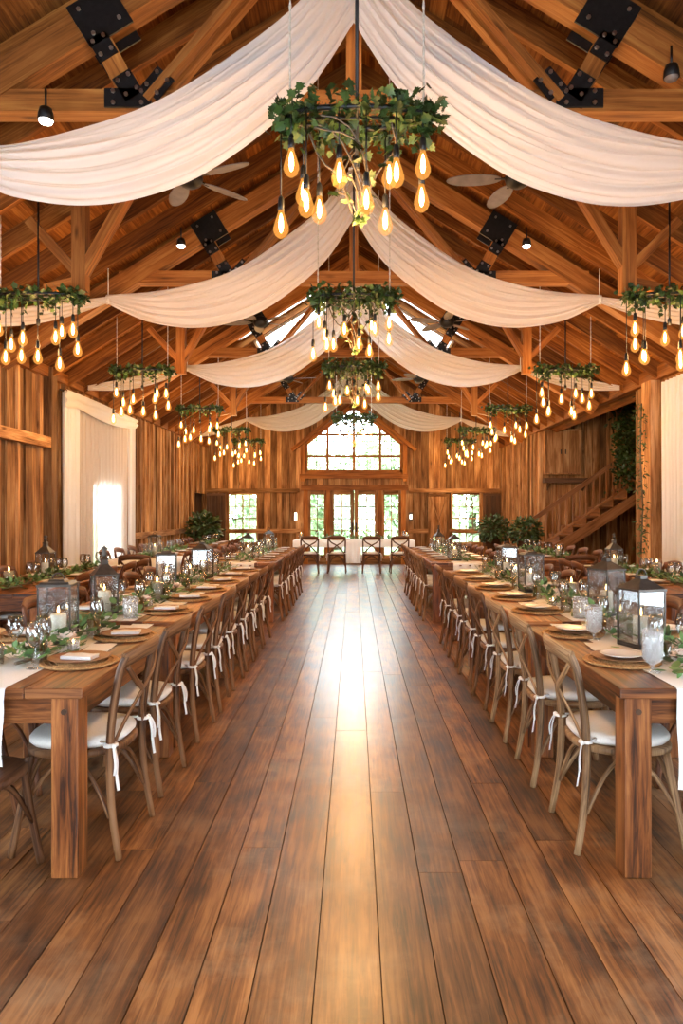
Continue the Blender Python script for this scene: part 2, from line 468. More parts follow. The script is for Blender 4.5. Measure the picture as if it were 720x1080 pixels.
m = MB(); m.add([V((p[0], YF+.005, p[1])) for p in prof], [tuple(range(6))], [[(p[0],p[1]) for p in prof]])
m.build('glass', M['pane'], r)
trimobj(0, lambda m: (m.box(-1.5, 1.5, YF-.1, YF-.012, 2.38, 2.50), m.box(-1.48, -1.36, YF-.08, YF-.012, 2.3, 3.4), m.box(1.36, 1.48, YF-.08, YF-.012, 2.3, 3.4),
     m.beam((-1.72, YF-.07, 3.16), (-.05, YF-.07, 4.52), .1, .16, up=(0,1,0)), m.beam((1.72, YF-.07, 3.16), (.05, YF-.07, 4.52), .1, .16, up=(0,1,0))), 'truss', r, 'window_casing')
# doors with sidelights
dr = empty('door_1'); tag(dr, 'glazed double doors with sidelights in the far wall', kind='structure')
m = MB()
for a, b in ((-1.40,-1.27),(-.76,-.66),(.68,.78),(1.31,1.44)): m.box(a, b, YF-.07, YF+.05, 0, 2.05)
m.box(-1.46, 1.50, YF-.09, YF+.05, 2.05, 2.2)
m.build('door_frame', M['truss'], dr)
for k, (a, b) in enumerate(((-1.27,-.76),(-.66,.005),(.015,.68),(.78,1.31))):
    leaf = k in (1, 2)
    nm = 'door_leaf' if leaf else 'sidelight'
    m = MB(); st = .105 if leaf else .07
    m.box(a, a+st, YF-.03, YF+.03, 0, 2.05); m.box(b-st, b, YF-.03, YF+.03, 0, 2.05)
    m.box(a+st, b-st, YF-.03, YF+.03, 0, .26); m.box(a+st, b-st, YF-.03, YF+.03, 1.93, 2.05)
    lf = m.build(nm, M['wall'], dr)
    m = MB(); c = (a+b)/2
    m.box(c-.012, c+.012, YF-.02, YF+.02, .26, 1.93)
    for j in range(1, 5):
        z_ = .26 + 1.67*j/5; m.box(a+st, b-st, YF-.018, YF+.018, z_-.012, z_+.012)
    m.build('muntins', M['wall'], lf)
    m = MB(); m.box(a+st, b-st, YF-.003, YF+.003, .26, 1.93); m.build('glass', M['pane'], lf)
    if leaf:
        s_ = b-.05 if k == 1 else a+.05
        m = MB(); m.box(s_-.02, s_+.02, YF-.04, YF-.03, .9, 1.15); m.tube([(s_, YF-.03, 1.0), (s_, YF-.08, 1.0), (s_ + (-.1 if k == 1 else .1), YF-.08, 1.0)], .012)
        tag(m.build('handle', M['black'], lf), 'black lever handle')
# shutters / sliding panels either side
def panel(x0, x1, z0, z1, mat, label, y=YF-.075, brace=False):
    r = empty('barn_shutter', ((x0+x1)/2, y, z0)); tag(r, label, 'shutter')
    h = z1-z0; w = (x1-x0)/2
    m = MB(); n = 4
    for i in range(n):
        m.box(-w+2*w*i/n+.002, -w+2*w*(i+1)/n-.002, -.0125, .0125, 0, h)
    m.build('board_panel', M[mat], r)
    m = MB(); f = .07
    m.box(-w, w, -.03, -.0126, 0, f); m.box(-w, w, -.03, -.0126, h-f, h); m.box(-w, -w+f, -.03, -.0126, f, h-f); m.box(w-f, w, -.03, -.0126, f, h-f)
    if brace:
        m.beam((-w+f, -.021, f), (w-f, -.021, h-f), .016, .06, up=(0,1,0))
        m.beam((-w+f, -.021, h-f), (w-f, -.021, f), .014, .06, up=(0,1,0))
    m.build('shutter_frame', M[mat], r)
panel(-4.08, -3.56, .5, 1.97, 'dark', 'dark sliding shutter left of the left far window')
panel(3.58, 4.06, .5, 1.97, 'dark', 'dark sliding shutter right of the right far window')
panel(2.06, 2.64, .5, 1.95, 'wall', 'brown cross-braced shutter between the doors and right far window', brace=True)

# left wall
WLEFT = (11.1, 12.35, .5, 1.95)
LD = (18.2, 19.6, 0, 1.95)
mb = MB()
boards(mb, 'y', -W, Y0, 10.0, 0, WT, [(1.0, 3.6, .6, 2.2)], out=-1, wmin=.14, wmax=.28, batten=.6)
boards(mb, 'y', -W, 10.0, YF, 0, WT, [WLEFT, LD], out=-1, wmin=.2, wmax=.34, batten=1)
wl = mb.build('wall_left', M['wall']); tag(wl, 'left side wall of weathered vertical barn boards', kind='structure')
trimobj(0, lambda m: m.beam((-W+.06, Y0, 2.37), (-W+.06, 9.42, 2.37), .15, .14), 'wall', wl, 'girt_beam')
trimobj(0, lambda m: m.beam((-W+.05, 13.2, 1.0), (-W+.05, 18.1, 1.0), .06, .12), 'wall', wl, 'chair_rail')
trimobj(0, lambda m: m.beam((-W+.04, Y0, WT-.06), (-W+.04, YF, WT-.06), .12, .14), 'truss', wl, 'wall_plate')
trimobj(0, lambda m: m.box(-W, -W+.14, 9.42, 9.6, 0, WT), 'wall', wl, 'post')
mb = MB(); mb.box(-W-.75, -W-.7, 17.9, YF, 0, 2.2); mb.box(-W-.75, -W-.05, 17.85, 17.9, 0, 2.2); mb.box(-W-.75, -W-.05, YF, YF+.05, 0, 2.2); mb.box(-W-.75, -W-.05, 17.9, YF, 2.2, 2.25); mb.box(-W-.75, -W-.05, 17.9, YF, -.05, 0)
mb.build('doorway_recess', M['dark'], wl)
r = empty('window_4'); tag(r, 'sash window behind the white curtain on the left wall', kind='structure')
win_grid(r, WLEFT[0], WLEFT[1], WLEFT[2], WLEFT[3], -W-.02, 2, 4, .06, axis='y', mat='wall')

# right wall: far part, stub by the post, near part
mb = MB()
boards(mb, 'y', W, 15.9, YF, 0, WT, [], out=1, batten=1)
boards(mb, 'y', W, 9.5, 10.45, 0, WT, [], out=1, wmin=.12, wmax=.2)
boards(mb, 'y', W, Y0, 9.5, 0, WT, [(1.0, 3.6, .6, 2.2), (6.9, 7.8, .5, 1.95)], out=1, wmin=.16, wmax=.3)
wr = mb.build('wall_right', M['wall']); tag(wr, 'right side wall of weathered vertical barn boards', kind='structure')
trimobj(0, lambda m: m.beam((W-.04, Y0, WT-.06), (W-.04, YF, WT-.06), .12, .18), 'truss', wr, 'wall_plate')
trimobj(0, lambda m: m.box(W-.16, W, 9.55, 9.85, 0, WT-.15), 'wall', wr, 'post')
trimobj(0, lambda m: m.beam((W-.05, 16.0, 1.0), (W-.05, 19.7, 1.0), .06, .12), 'wall', wr, 'chair_rail')
trimobj(0, lambda m: m.box(W-.03, W+.14, 15.78, 15.9, 0, WT-.15), 'wall', wr, 'corner_post')
r = empty('window_5'); tag(r, 'sash window behind the white curtain on the right wall', kind='structure')
win_grid(r, 6.9, 7.8, .5, 1.95, W+.02, 2, 4, .06, axis='y', mat='wall')
mb = MB()
boards(mb, 'x', Y0, -W-.06, W+.06, 0, lambda x: deck(x)+.05, [(-1.6, 1.6, 0, 2.6)], out=-1)
tag(mb.build('wall_back', M['wall']), 'boarded gable wall with the open doorway behind the camera', kind='structure')
# alcove with the stairs
mb = MB()
boards(mb, 'x', 15.95, W+.05, 7.3, 0, 4.2, [], out=1, wmin=.14, wmax=.26, batten=.8)
tag(mb.build('wall_alcove', M['wall']), 'boarded wall behind the staircase', kind='structure')
mb = MB()
boards(mb, 'y', 7.3, 9.0, 16.0, 0, 4.2, [], out=1)
boards(mb, 'x', 9.4, W+.05, 7.3, 0, 4.2, [], out=-1)
tag(mb.build('wall_alcove_side', M['wall']), 'outer boarded walls of the stair alcove', kind='structure')
mb = MB()
y = 9.3
while y < 16.0:
    mb.box(W+.06, 7.4, y, y+.2, 4.2, 4.24); y += .2
boards(mb, 'y', W+.06, 9.4, 15.95, WT+.0, 4.24, [], out=1)
tag(mb.build('ceiling_alcove', M['roof']), 'board ceiling over the stair alcove', kind='structure')

# ------------------------------------------------------------------ roof: deck boards with skylights, rafters
SKY = [(sx, 12.1, 13.0, .75, 2.1) for sx in (-1, 1)] + [(sx, 13.7, 14.7, .55, 1.9) for sx in (-1, 1)]
mb = MB()
cs = math.sqrt(1+SL*SL)
for sx in (-1, 1):
    cuts = [0.0]
    while cuts[-1] < 4.35: cuts.append(cuts[-1] + R.uniform(.11, .17))
    for a, b in zip(cuts, cuts[1:]):
        m_ = (a+b)/2
        segs = [(Y0, YF+.05)]
        for (s2, ya, yb, xa, xb) in SKY:
            if s2 == sx and xa < m_ < xb:
                ns = []
                for s0, s1 in segs:
                    if s0 < ya: ns.append((s0, min(ya, s1)))
                    if s1 > yb: ns.append((max(yb, s0), s1))
                segs = ns
        for s0, s1 in segs:
            q = s0
            while q < s1 - .01:
                e = min(q + R.uniform(1.5, 3.5), s1)
                p = V((sx*m_, (q+e)/2, deck(m_)+.02))
                ax = V((sx*1/cs, 0, -SL/cs))
                mb.obox(p, ax, V((0,1,0)), ax.cross(V((0,1,0))), (b-a)/2*cs+.002, (e-q)/2, .02)
                q = e
roof = mb.build('ceiling', M['roof']); tag(roof, 'open pitched roof of rough boards on rafters', kind='structure')
raf = {}
y = Y0 + .3; i = 0
RAFY = []
while y < YF - .1:
    RAFY.append(y); y += .6
for y in RAFY:
    for sx in (-1, 1):
        hit = [s for s in SKY if s[0] == sx and s[1] - .04 < y < s[2] + .04]
        spans = [(.03, W-.03)]
        if hit: spans = [(.03, hit[0][3]-.05), (hit[0][4]+.05, W-.03)]
        m = MB()
        for a, b in spans:
            m.beam((sx*a, y, deck(a)-.095*cs), (sx*b, y, deck(b)-.095*cs), .055, .19)
        m.build('rafter', M['roof'], roof)
m = MB(); m.box(-.04, .04, Y0, YF, ZR-.30, ZR-.03); m.build('ridge_beam', M['truss'], roof)
for k, (sx, ya, yb, xa, xb) in enumerate(SKY):
    r = empty('window_%d' % (6+k)); tag(r, 'skylight in the %s roof slope, %s of two' % ('left' if sx < 0 else 'right', 'nearer' if k < 2 else 'farther'), kind='structure')
    m = MB(); t = .05
    for (p, q) in (((xa, ya), (xb, ya)), ((xa, yb), (xb, yb)), ((xa, ya), (xa, yb)), ((xb, ya), (xb, yb))):
        m.beam((sx*p[0], p[1], deck(p[0])+.0), (sx*q[0], q[1], deck(q[0])+.0), .05, .16)
    m.build('skylight_frame', M['linen'], r)
    m = MB(); v = [V((sx*p, q, deck(p)+.05)) for p, q in ((xa,ya),(xb,ya),(xb,yb),(xa,yb))]
    m.add(v, [(0,1,2,3)], [[(0,0)]*4]); m.build('glass', M['pane'], r)

# trusses
def zc(x): return 5.64 - SL*abs(x)
def plate(m, mbolt, c, ang, w, h, yf, th=.012):
    ax = V((math.cos(ang), 0, math.sin(ang))); az = V((-math.sin(ang), 0, math.cos(ang)))
    for s in (-1, 1):
        m.obox(V((c[0], yf[0] if s < 0 else yf[1], c[1])), ax, V((0,1,0)), az, w/2, th/2, h/2)
    for a in (-.3, .3):
        for b in (-.3, .3):
            p = V((c[0], yf[0]-th, c[1])) + ax*(a*w) + az*(b*h)
            mbolt.tube([p, p + V((0,-.012,0))], .014, 6)
TR = [4.62, 8.05, 11.8, 16.8]
for n, y in enumerate(TR):
    r = empty('trim_%d' % (n+1), (0, y, 0)); tag(r, 'timber roof truss with black steel plates, %s from the camera' % ORD[n], kind='structure')
    for s in (-1, 1):
        m = MB(); m.beam((s*.05, 0, zc(.05)), (s*4.0, 0, zc(4.0)), .15, .2); m.build('top_chord', M['truss'], r)
        m = MB(); m.beam((s*1.36, 0, 4.09), (s*2.64, 0, 4.09), .13, .14); m.build('tie_beam', M['truss'], r)
        m = MB(); m.beam((s*1.40, 0, 4.06), (s*1.66, 0, 4.56), .13, .15, up=(0,1,0)); m.build('strut', M['truss'], r)
        m = MB(); m.beam((s*1.32, -.04, 4.08), (s*.12, -.04, 5.50), .05, .13, up=(0,1,0)); m.beam((s*1.32, .04, 4.08), (s*.12, .04, 5.50), .05, .13, up=(0,1,0)); m.build('diagonal', M['truss'], r)
        m = MB(); b = MB(); yf = (-.085, .085)
        sa = -s*math.atan(SL)
        plate(m, b, (s*1.62, 4.62), sa, .32, .30, yf)
        plate(m, b, (s*1.60, 4.42), -s*.45+0 if False else sa, .13, .16, yf)
        plate(m, b, (s*1.44, 4.17), sa, .13, .17, yf)
        plate(m, b, (s*1.27, 4.19), s*math.radians(40)+0, .17, .13, (-.088, .088)) if False else plate(m, b, (s*1.25, 4.18), -s*math.radians(50), .17, .14, (-.088,.088))
        plate(m, b, (s*1.44, 4.09), 0, .3, .12, yf)
        pl = m.build('gusset_plate', M['black'], r); b.build('bolts', M['bolt'], pl)
    m = MB(); m.box(-1.36, 1.36, -.055, .055, 4.02, 4.16); m.build('tie_beam', M['truss'], r)
    m = MB(); m.box(-.05, .05, -.05, .05, 4.11, ZR-.32); m.build('king_post', M['truss'], r)
# hanging posts with braces between the trusses
k = 0
for y in (6.25, 9.9, 14.2):
    for s in (-1, 1):
        k += 1
        r = empty('trim_%d' % (4+k), (s*2.4, y, 3.42)); tag(r, 'hanging roof post with spread braces, %s roof slope, %s row' % ('left' if s < 0 else 'right', ORD[k//2 if s < 0 else k//2-1]), kind='structure')
        m = MB(); m.box(-.06, .06, -.06, .06, -.05, deck(2.4)-.2-3.42); m.build('post', M['truss'], r)
        m = MB(); m.beam((-.02, 0, .12), (s*.44, 0, .58), .08, .11, up=(0,1,0)); m.build('brace', M['truss'], r)
        m = MB(); m.beam((.02, 0, .12), (s*-.55, 0, min(deck(2.4-.55)-.22-3.42, 1.05)), .08, .11, up=(0,1,0)); m.build('brace', M['truss'], r)
        m = MB(); m.beam((0, 0, .05), (s*.30, .0, -.02), .08, .1, up=(0,1,0)); m.build('foot_block', M['truss'], r)

# ------------------------------------------------------------------ draped fabric
TOP = [(0,5.29),(.35,4.81),(.88,4.39),(1.33,4.12),(1.82,3.95),(2.25,3.86),(2.72,3.83)]
BOT = [(0,4.70),(.35,4.2),(.93,3.74),(1.40,3.54),(1.82,3.48),(2.25,3.54),(2.53,3.66),(2.72,3.76)]
def interp(P, n):
    # Catmull-Rom through points, resampled evenly by parameter
    out = []
    m = len(P) - 1
    for i in range(n):
        t = i/(n-1)*m; k = min(int(t), m-1); f = t-k
        p0 = P[max(k-1,0)]; p1 = P[k]; p2 = P[k+1]; p3 = P[min(k+2,m)]
        out.append(tuple(.5*(2*p1[j] + (p2[j]-p0[j])*f + (2*p0[j]-5*p1[j]+4*p2[j]-p3[j])*f*f + (-p0[j]+3*p1[j]-3*p2[j]+p3[j])*f**3) for j in range(len(p1))))
    return out
DY = [(4.40, 3.5), (7.85, 6.85), (11.58, 10.6), (18.0, 17.2)]
for n, (y, yt) in enumerate(DY):
    r = empty('ceiling_drape', (0, y, 5.3))
    tag(r, 'sheer ivory fabric drape swagged from the ridge to both sides, %s from the camera' % ORD[n], 'drape', 'fabric drapes across the roof')
    q = .936 if n == 0 else 1
    for s in (-1, 1):
        nu, nv = 48, 60
        sc1 = lambda L_: [(a*q, 1.45+(b-1.45)*q) for a, b in L_]
        T = interp(sc1(TOP), nu); B = interp(sc1(BOT), nu)
        ph = R.uniform(0, 6)
        P = []
        for i in range(nu):
            u = i/(nu-1); row = []
            g = .35 + .65*math.sin(PI*min(max(u,.02),.98))**.6
            for j in range(nv):
                v = j/(nv-1)
                x_ = T[i][0]*(1-v) + B[i][0]*v; z_ = T[i][1]*(1-v) + B[i][1]*v
                fold = (.020*math.sin(v*2*PI*7 + ph + 2.2*math.sin(u*3+v*4)) + .012*math.sin(v*2*PI*13 + 1.7*ph + 3*u) + .008*math.sin(v*2*PI*23+5*u))*g
                belly = -.10*math.sin(PI*v)*g
                row.append((s*x_, fold + belly + .05*(v-.5), z_ - 5.3 + .006*math.sin(v*40+u*9)))
            P.append(row)
        m = MB(); m.grid(P, nu, nv); m.build('swag', M['drape'], r)
        # tail from the tie to the wall
        P = []; nu, nv = 20, 26
        for i in range(nu):
            u = i/(nu-1); row = []
            xt, zt_ = 2.72*q, 1.45+2.345*q
            x_ = xt - .02 + (3.98-xt)*u; yy = (yt-y)*u; zz = zt_ + (3.30-zt_)*u - .06*math.sin(PI*u)
            h = .07 + .12*math.sin(PI*u)
            for j in range(nv):
                v = j/(nv-1)
                row.append((s*x_, yy + .012*math.sin(v*2*PI*4+u*3), zz - 5.3 + h*(.5-v)))
            P.append(row)
        m = MB(); m.grid(P, nu, nv); m.build('tail', M['drape'], r)
        xt, zt_ = 2.71*q, 1.45+2.35*q-5.3
        m = MB(); m.tube([(s*(xt-.03),-.02,zt_+.02),(s*(xt-.01),-.05,zt_),(s*(xt+.01),.0,zt_-.04),(s*xt,.04,zt_)], .022, 8, closed=True)
        m.tube([(s*xt,0,zt_+.02),(s*xt,0.0,deck(xt)-.03-5.3)], .006, 6); m.build('tie_cord', M['linen'], r)
    m = MB(); m.tube([(0,0,-.02),(0,0,deck(0)-.3-5.3)], .012, 6); m.tube([(-.05,-.03,-.08),(.05,-.03,-.08),(.05,.04,-.05),(-.05,.04,-.05)], .02, 8, closed=True); m.build('ridge_tie', M['linen'], r)

# ------------------------------------------------------------------ chandeliers
BULB = [(-.32,.24,-1),(-.27,.33,1),(-.245,.45,-1),(-.19,.41,1),(-.375,.52,0),(-.085,.32,-1),(.045,.45,-1),(.145,.465,1),(.165,.23,1),(.19,.31,-1),(.322,.25,-1),(.325,.37,1)]
def make_bulb(root, p, ztop):
    # glass body is the part; socket, cord and filament are its pieces
    m = MB(); g = [(.012,0),(.014,-.012),(.019,-.03),(.029,-.06),(.038,-.09),(.0385,-.108),(.030,-.130),(.012,-.144),(.0005,-.146)]
    m.lathe(g, p, 12)
    b = m.build('bulb', M['bulbglass'], root)
    m = MB(); m.lathe([(.002,-.022),(.007,-.035),(.012,-.06),(.013,-.09),(.008,-.112),(.001,-.12)], p, 7); m.build('filament', M['filament'], b)
    m = MB(); m.lathe([(.001,.062),(.010,.06),(.014,.05),(.016,.02),(.016,-.006),(.012,-.008)], p, 10); m.build('socket', M['black'], b)
    m = MB(); m.tube([(p[0],p[1],p[2]+.06),(p[0],p[1],ztop)], .004, 5); m.build('cord', M['black'], b)
def make_chandelier(chain_up, seed, trailing=True, gz=.038, nl=520, df=1.0):
    rr = random.Random(seed)
    r = empty('bulb_chandelier')
    rad = .355; rdy = .10
    m = MB(); m.tube([(rad*math.cos(a*2*PI/40), rdy*math.sin(a*2*PI/40), 0) for a in range(40)], .014, 8, closed=True)
    m.tube([(-rad,0,0),(rad,0,0)], .01, 6); m.tube([(0,-rdy,0),(0,rdy,0)], .01, 6)
    m.build('oval_frame', M['black'], r)
    for k in range(3):
        a = [PI, 0, PI/2][k]
        p = V((rad*math.cos(a)*.93, rad*math.sin(a)*.0, 0.02)) if k < 2 else V((0,0,0))
        top = chain_up(p.x, k)
        n = int((top - p.z)/.028)
        m = MB()
        if k < 2: m.tube([(p.x, p.y, p.z + (top-p.z)*i/n) for i in range(n+1)], [.0075 if i % 2 else .004 for i in range(n+1)], 6)
        else: m.tube([(0,0,-.25),(0,0,top)], .009, 8); m.lathe([(.001,-.25),(.016,-.25),(.018,-.2),(.009,-.19)], (0,0,0), 8)
        m.build('chain' if k < 2 else 'centre_rod', M['rope'] if k < 2 else M['black'], r)
    m = MB()
    for i in range(nl):
        a = rr.uniform(0, 2*PI); q = rad + rr.gauss(0, .035); z = rr.gauss(.01, gz)
        d = V((math.cos(a)*rr.uniform(-.3,1), math.sin(a)*rr.uniform(-.3,1), rr.uniform(-.9,.7)))
        m.leaf((q*math.cos(a), (q-rad+rdy)*math.sin(a), z), d, (rr.uniform(-1,1), rr.uniform(-1,1), 1), rr.uniform(.035,.07), LOBED)
    for i in range(26 if gz > .03 else 12):
        a = rr.uniform(0, 2*PI)
        for q in range(4):
            m.leaf((rad*math.cos(a), rdy*math.sin(a), -.03-.028*q), (rr.uniform(-1,1), rr.uniform(-1,1), -.6), (rr.uniform(-1,1), rr.uniform(-1,1), 1), rr.uniform(.035,.06), LOBED)
    m.build('greenery', M['leaf'], r)
    if trailing:
        m = MB(); m2 = MB()
        for k in range(7):
            a = rr.uniform(0, 2*PI); pts = []
            for t in range(9):
                f = t/8
                q = .24*(1-f)+.02; pts.append((q*math.cos(a+f*2.2), .6*q*math.sin(a+f*2.2), -.05-.42*f + .05*math.sin(f*7+k)))
            m.tube(pts, .005, 5)
            for t in range(2, 9):
                if rr.random() < .55 + .2*(t > 6):
                    m2.leaf(pts[t], (rr.uniform(-1,1), rr.uniform(-1,1), rr.uniform(-.8,.2)), (rr.uniform(-1,1), rr.uniform(-1,1), 1), rr.uniform(.05,.085), LOBED)
        v = m.build('vine', M['bark'], r); m2.build('vine_leaves', M['leaf'], v)
    for (x_, dz, s) in BULB:
        y_ = s*.11*math.sqrt(max(1 - (x_/.36)**2, .0)) if s else 0
        make_bulb(r, (x_, y_, -dz*df+.07), 0)
    return r
def lightpt(loc, e, rad=.22, col=(1,.54,.20)):
    l = bpy.data.lights.new('chandelier_light', 'POINT'); l.energy = e; l.color = col; l.shadow_soft_size = rad
    o = bpy.data.objects.new('chandelier_light', l); COL.objects.link(o); o.location = loc
E_CH = 92
ZC = 3.40
ch0 = make_chandelier(lambda x, k: deck(x) - ZC - (.30 if k == 2 else .02), 3)
chC = [(.015, 3.52, 3.40), (0, 6.55, 3.43), (0, 9.4, 3.36), (0, 13.4, 3.22)]
for n, p in enumerate(chC):
    o = ch0 if n == 0 else dup(ch0)
    o.location = p
    if n: o.rotation_euler.z = 0
    tag(o, 'oblong leafy bulb chandelier above the aisle, %s from the camera' % ORD[n], 'chandelier', 'chandeliers above the aisle')
    lightpt((p[0], p[1], p[2]-.48), E_CH)
chS = make_chandelier(lambda x, k: deck(2.75 + (x if k < 2 else 0)) - 3.31 - .02, 5, False, .024, 380, 1.2)
chT = make_chandelier(lambda x, k: deck(2.75 - (x if k < 2 else 0)) - 3.31 - .02, 8, False, .024, 380, 1.2)
for s, src in ((-1, chT), (1, chS)):
    for n, y in enumerate((6.2, 9.25, 12.7, 16.0, 18.5)):
        o = src if n == 0 else dup(src)
        o.location = (s*2.75, y, 3.33 if n == 0 else 3.29)
        tag(o, 'oblong leafy bulb chandelier over the %s tables, %s from the camera' % ('left' if s < 0 else 'right', ORD[n]), 'chandelier', 'chandeliers over the side tables')
        lightpt((s*2.75, y, 2.84), E_CH*.8)

# ------------------------------------------------------------------ ceiling fans, spot lamps
def make_fan():
    r = empty('ceiling_fan')
    m = MB(); m.lathe([(.001,.09),(.05,.09),(.10,.06),(.115,.0),(.10,-.05),(.05,-.08),(.001,-.085)], (0,0,0), 20); m.build('motor_housing', M['black'], r)
    m = MB(); m.tube([(0,0,.08),(0,0,deck(1.43)-4.36)], .014, 8); m.build('downrod', M['black'], r)
    for k in range(5):
        a = k*2*PI/5 + .5; c, s = math.cos(a), math.sin(a)
        ax = V((c,s,0)); ay = V((-s,c,.22)).normalized()
        m = MB(); out = []
        for t in range(20):
            th = 2*PI*t/20
            out.append(ax*(.38+.24*math.cos(th)) + ay*(.075*math.sin(th)))
        up = ax.cross(ay)
        vs = [p + up*.004 for p in out] + [p - up*.004 for p in out]
        fs = [tuple(range(20)), tuple(reversed(range(20, 40)))] + [(i, 20+i, 20+(i+1) % 20, (i+1) % 20) for i in range(20)]
        m.add(vs, fs, [[(0,0)]*len(f) for f in fs])
        b = m.build('blade', M['fan'], r)
        m = MB(); m.beam(ax*.09, ax*.2, .03, .01); m.build('blade_bracket', M['black'], b)
    return r
f0 = make_fan(); first = True
for n, y in enumerate((6.2, 10.9, 15.5)):
    for s in (-1, 1):
        o = f0 if first else dup(f0); first = False
        o.location = (s*1.43, y, 4.36); o.rotation_euler.z = R.uniform(0, 6) if n else (.3 if s < 0 else 2.55)
        tag(o, 'black ceiling fan under the %s roof slope, %s from the camera' % ('left' if s < 0 else 'right', ORD[n]), 'ceiling fan', 'ceiling fans')
def make_spot():
    r = empty('spot_lamp')
    m = MB(); m.lathe([(.001,.10),(.06,.10),(.075,.05),(.08,-.02),(.072,-.025)], (0,0,0), 16); m.build('housing', M['black'], r)
    m = MB(); m.lathe([(.072,-.02),(.06,-.045),(.03,-.06),(.001,-.064)], (0,0,0), 16); m.build('lens', M['lamp'], r)
    m = MB(); m.tube([(0,0,.1),(0,0,.3)], .012, 8); m.build('bracket', M['black'], r)
    return r
s0 = make_spot(); first = True
for n, (x_, y, z) in enumerate(((-1.94, 4.62, 3.93), (2.0, 4.62, 4.2), (-1.86, 7.80, 4.33), (1.86, 7.8, 4.33))):
    o = s0 if first else dup(s0); first = False
    o.location = (x_, y-.14, z); o.scale = (.62,.62,.62)
    if n == 1: 
        for c in o.children:
            if c.name.startswith('lens'): c.data = c.data.copy(); c.data.materials[0] = M['fan']
    tag(o, 'black spot lamp on the %s truss, %s side' % ('front' if n < 2 else 'second', 'left' if x_ < 0 else 'right') , 'spot lamp', 'spot lamps on the trusses')

# sconces on the far wall
for n, x_ in enumerate((-1.61, 1.58)):
    r = empty('wall_sconce', (x_, YF-.06, 1.32)); tag(r, 'small lit wall sconce %s of the far doors' % ('left' if n == 0 else 'right'), 'wall lamp', 'sconces on the far wall')
    m = MB(); m.box(-.05, .05, .0, .035, -.1, .12); m.build('back_plate', M['lantern'], r)
    m = MB(); h = .11 if n == 0 else .06; m.lathe([(.001,-h),(.032,-h),(.034,h),(.001,h)], (0,-.035,0), 12); m.build('lamp_shade', M['sconce'], r)

# ------------------------------------------------------------------ curtains
def curtain_panel(y0, y1, z0, z1, x, depth, waves, mat, root, name='panel', n=90):
    P = []
    for i in range(n):
        u = i/(n-1); yy = y0 + (y1-y0)*u
        row = []
        for j in range(10):
            v = j/9
            row.append((x + depth*math.sin(u*waves*2*PI + .5*math.sin(u*9+v*1.5))*(.75+.25*v), yy + .01*math.sin(u*40), z0 + (z1-z0)*v))
        P.append(row)
    m = MB(); m.grid(P, n, 10); return m.build(name, M[mat], root)
r = empty('curtain', (0,0,0)); tag(r, 'white floor-length curtain with sheer centre on the left wall', 'curtain')
curtain_panel(9.75, 10.3, .02, 3.12, -W+.16, .035, 9, 'curtain', r, 'side_panel')
curtain_panel(10.25, 12.65, .02, 3.10, -W+.11, .045, 15, 'sheer', r, 'sheer_panel', 160)
curtain_panel(12.6, 12.9, .02, 3.10, -W+.16, .035, 6, 'curtain', r, 'side_panel')
P = []
for i in range(60):
    u = i/59; low = 2.98 - .12*math.sin(PI*u)**.7 + (.0 if u > .12 else -.1*(1-u/.12))
    P.append([(-W+.215+.018*math.sin(v*14+u*5), 9.72+3.2*u, 3.13*(1-v/9)+low*v/9) for v in range(10)])
m = MB(); m.grid(P, 60, 10); m.build('valance', M['curtain'], r)
m = MB(); m.tube([(-W+.14, 9.7, 3.12), (-W+.14, 13.0, 3.12)], .014, 8); m.build('curtain_rod', M['black'], r)
r = empty('curtain', (0,0,0)); tag(r, 'white floor-length curtain hanging at the right picture edge', 'curtain')
curtain_panel(6.9, 9.14, .02, 3.12, W-.16, .035, 22, 'curtain', r, 'panel', 160)
m = MB(); m.tube([(W-.14, 6.8, 3.12), (W-.14, 9.2, 3.12)], .014, 8); m.build('curtain_rod', M['black'], r)

# ------------------------------------------------------------------ staircase in the alcove
st = empty('staircase', (3.2, 15.0, 0)); tag(st, 'wooden staircase with railing rising along the alcove wall', 'staircase')
rise, run = .195, .283; ns = 10
for i in range(ns):
    m = MB(); m.box(i*run-.02, (i+1)*run+.01, 0.0, .8, (i+1)*rise-.04, (i+1)*rise); tr = m.build('tread', M['stair'], st)
    m = MB(); m.box(i*run, i*run+.02, .01, .8, i*rise, (i+1)*rise-.04); m.build('riser', M['stair'], tr)
for yy in (-.03, .8):
    m = MB(); dx = ns*run
    vs = [(-.02,0),(.25,0),(dx, ns*rise-.28),(dx, ns*rise-.05),(-.02+.0,.12)]
    q = [V((a, yy, b)) for a, b in vs] + [V((a, yy+.035, b)) for a, b in vs]
    fs = [tuple(range(4,-1,-1)), tuple(range(5,10))] + [(i, (i+1) % 5, 5+(i+1) % 5, 5+i) for i in range(5)]
    m.add(q, fs, [[(q[i].x*.82+q[i].z*.57, q[i].z*.82-q[i].x*.57) for i in f] for f in fs], .6)
    m.build('stringer', M['stair'], st)
m = MB(); m.box(ns*run, ns*run+1.1, -.03, .85, ns*rise-.2, ns*rise); m.box(ns*run+.95, ns*run+1.05, 0, .1, 0, ns*rise-.2); m.build('landing', M['stair'], st)
m = MB(); sl = rise/run
m.beam((.05, .0, .93), (ns*run, .0, .93+sl*ns*run-.03), .06, .09); m.build('handrail', M['stair'], st)
m = MB(); m.beam((.1, .0, .30), (ns*run, .0, .30+sl*(ns*run-.1)), .04, .04); m.build('bottom_rail', M['stair'], st)
for i in range(2*ns-1):
    x_ = .15 + i*run/2
    m = MB(); m.box(x_-.016, x_+.016, -.016, .016, .28+sl*(x_-.05), .9+sl*(x_-.05)); m.build('baluster', M['stair'], st)
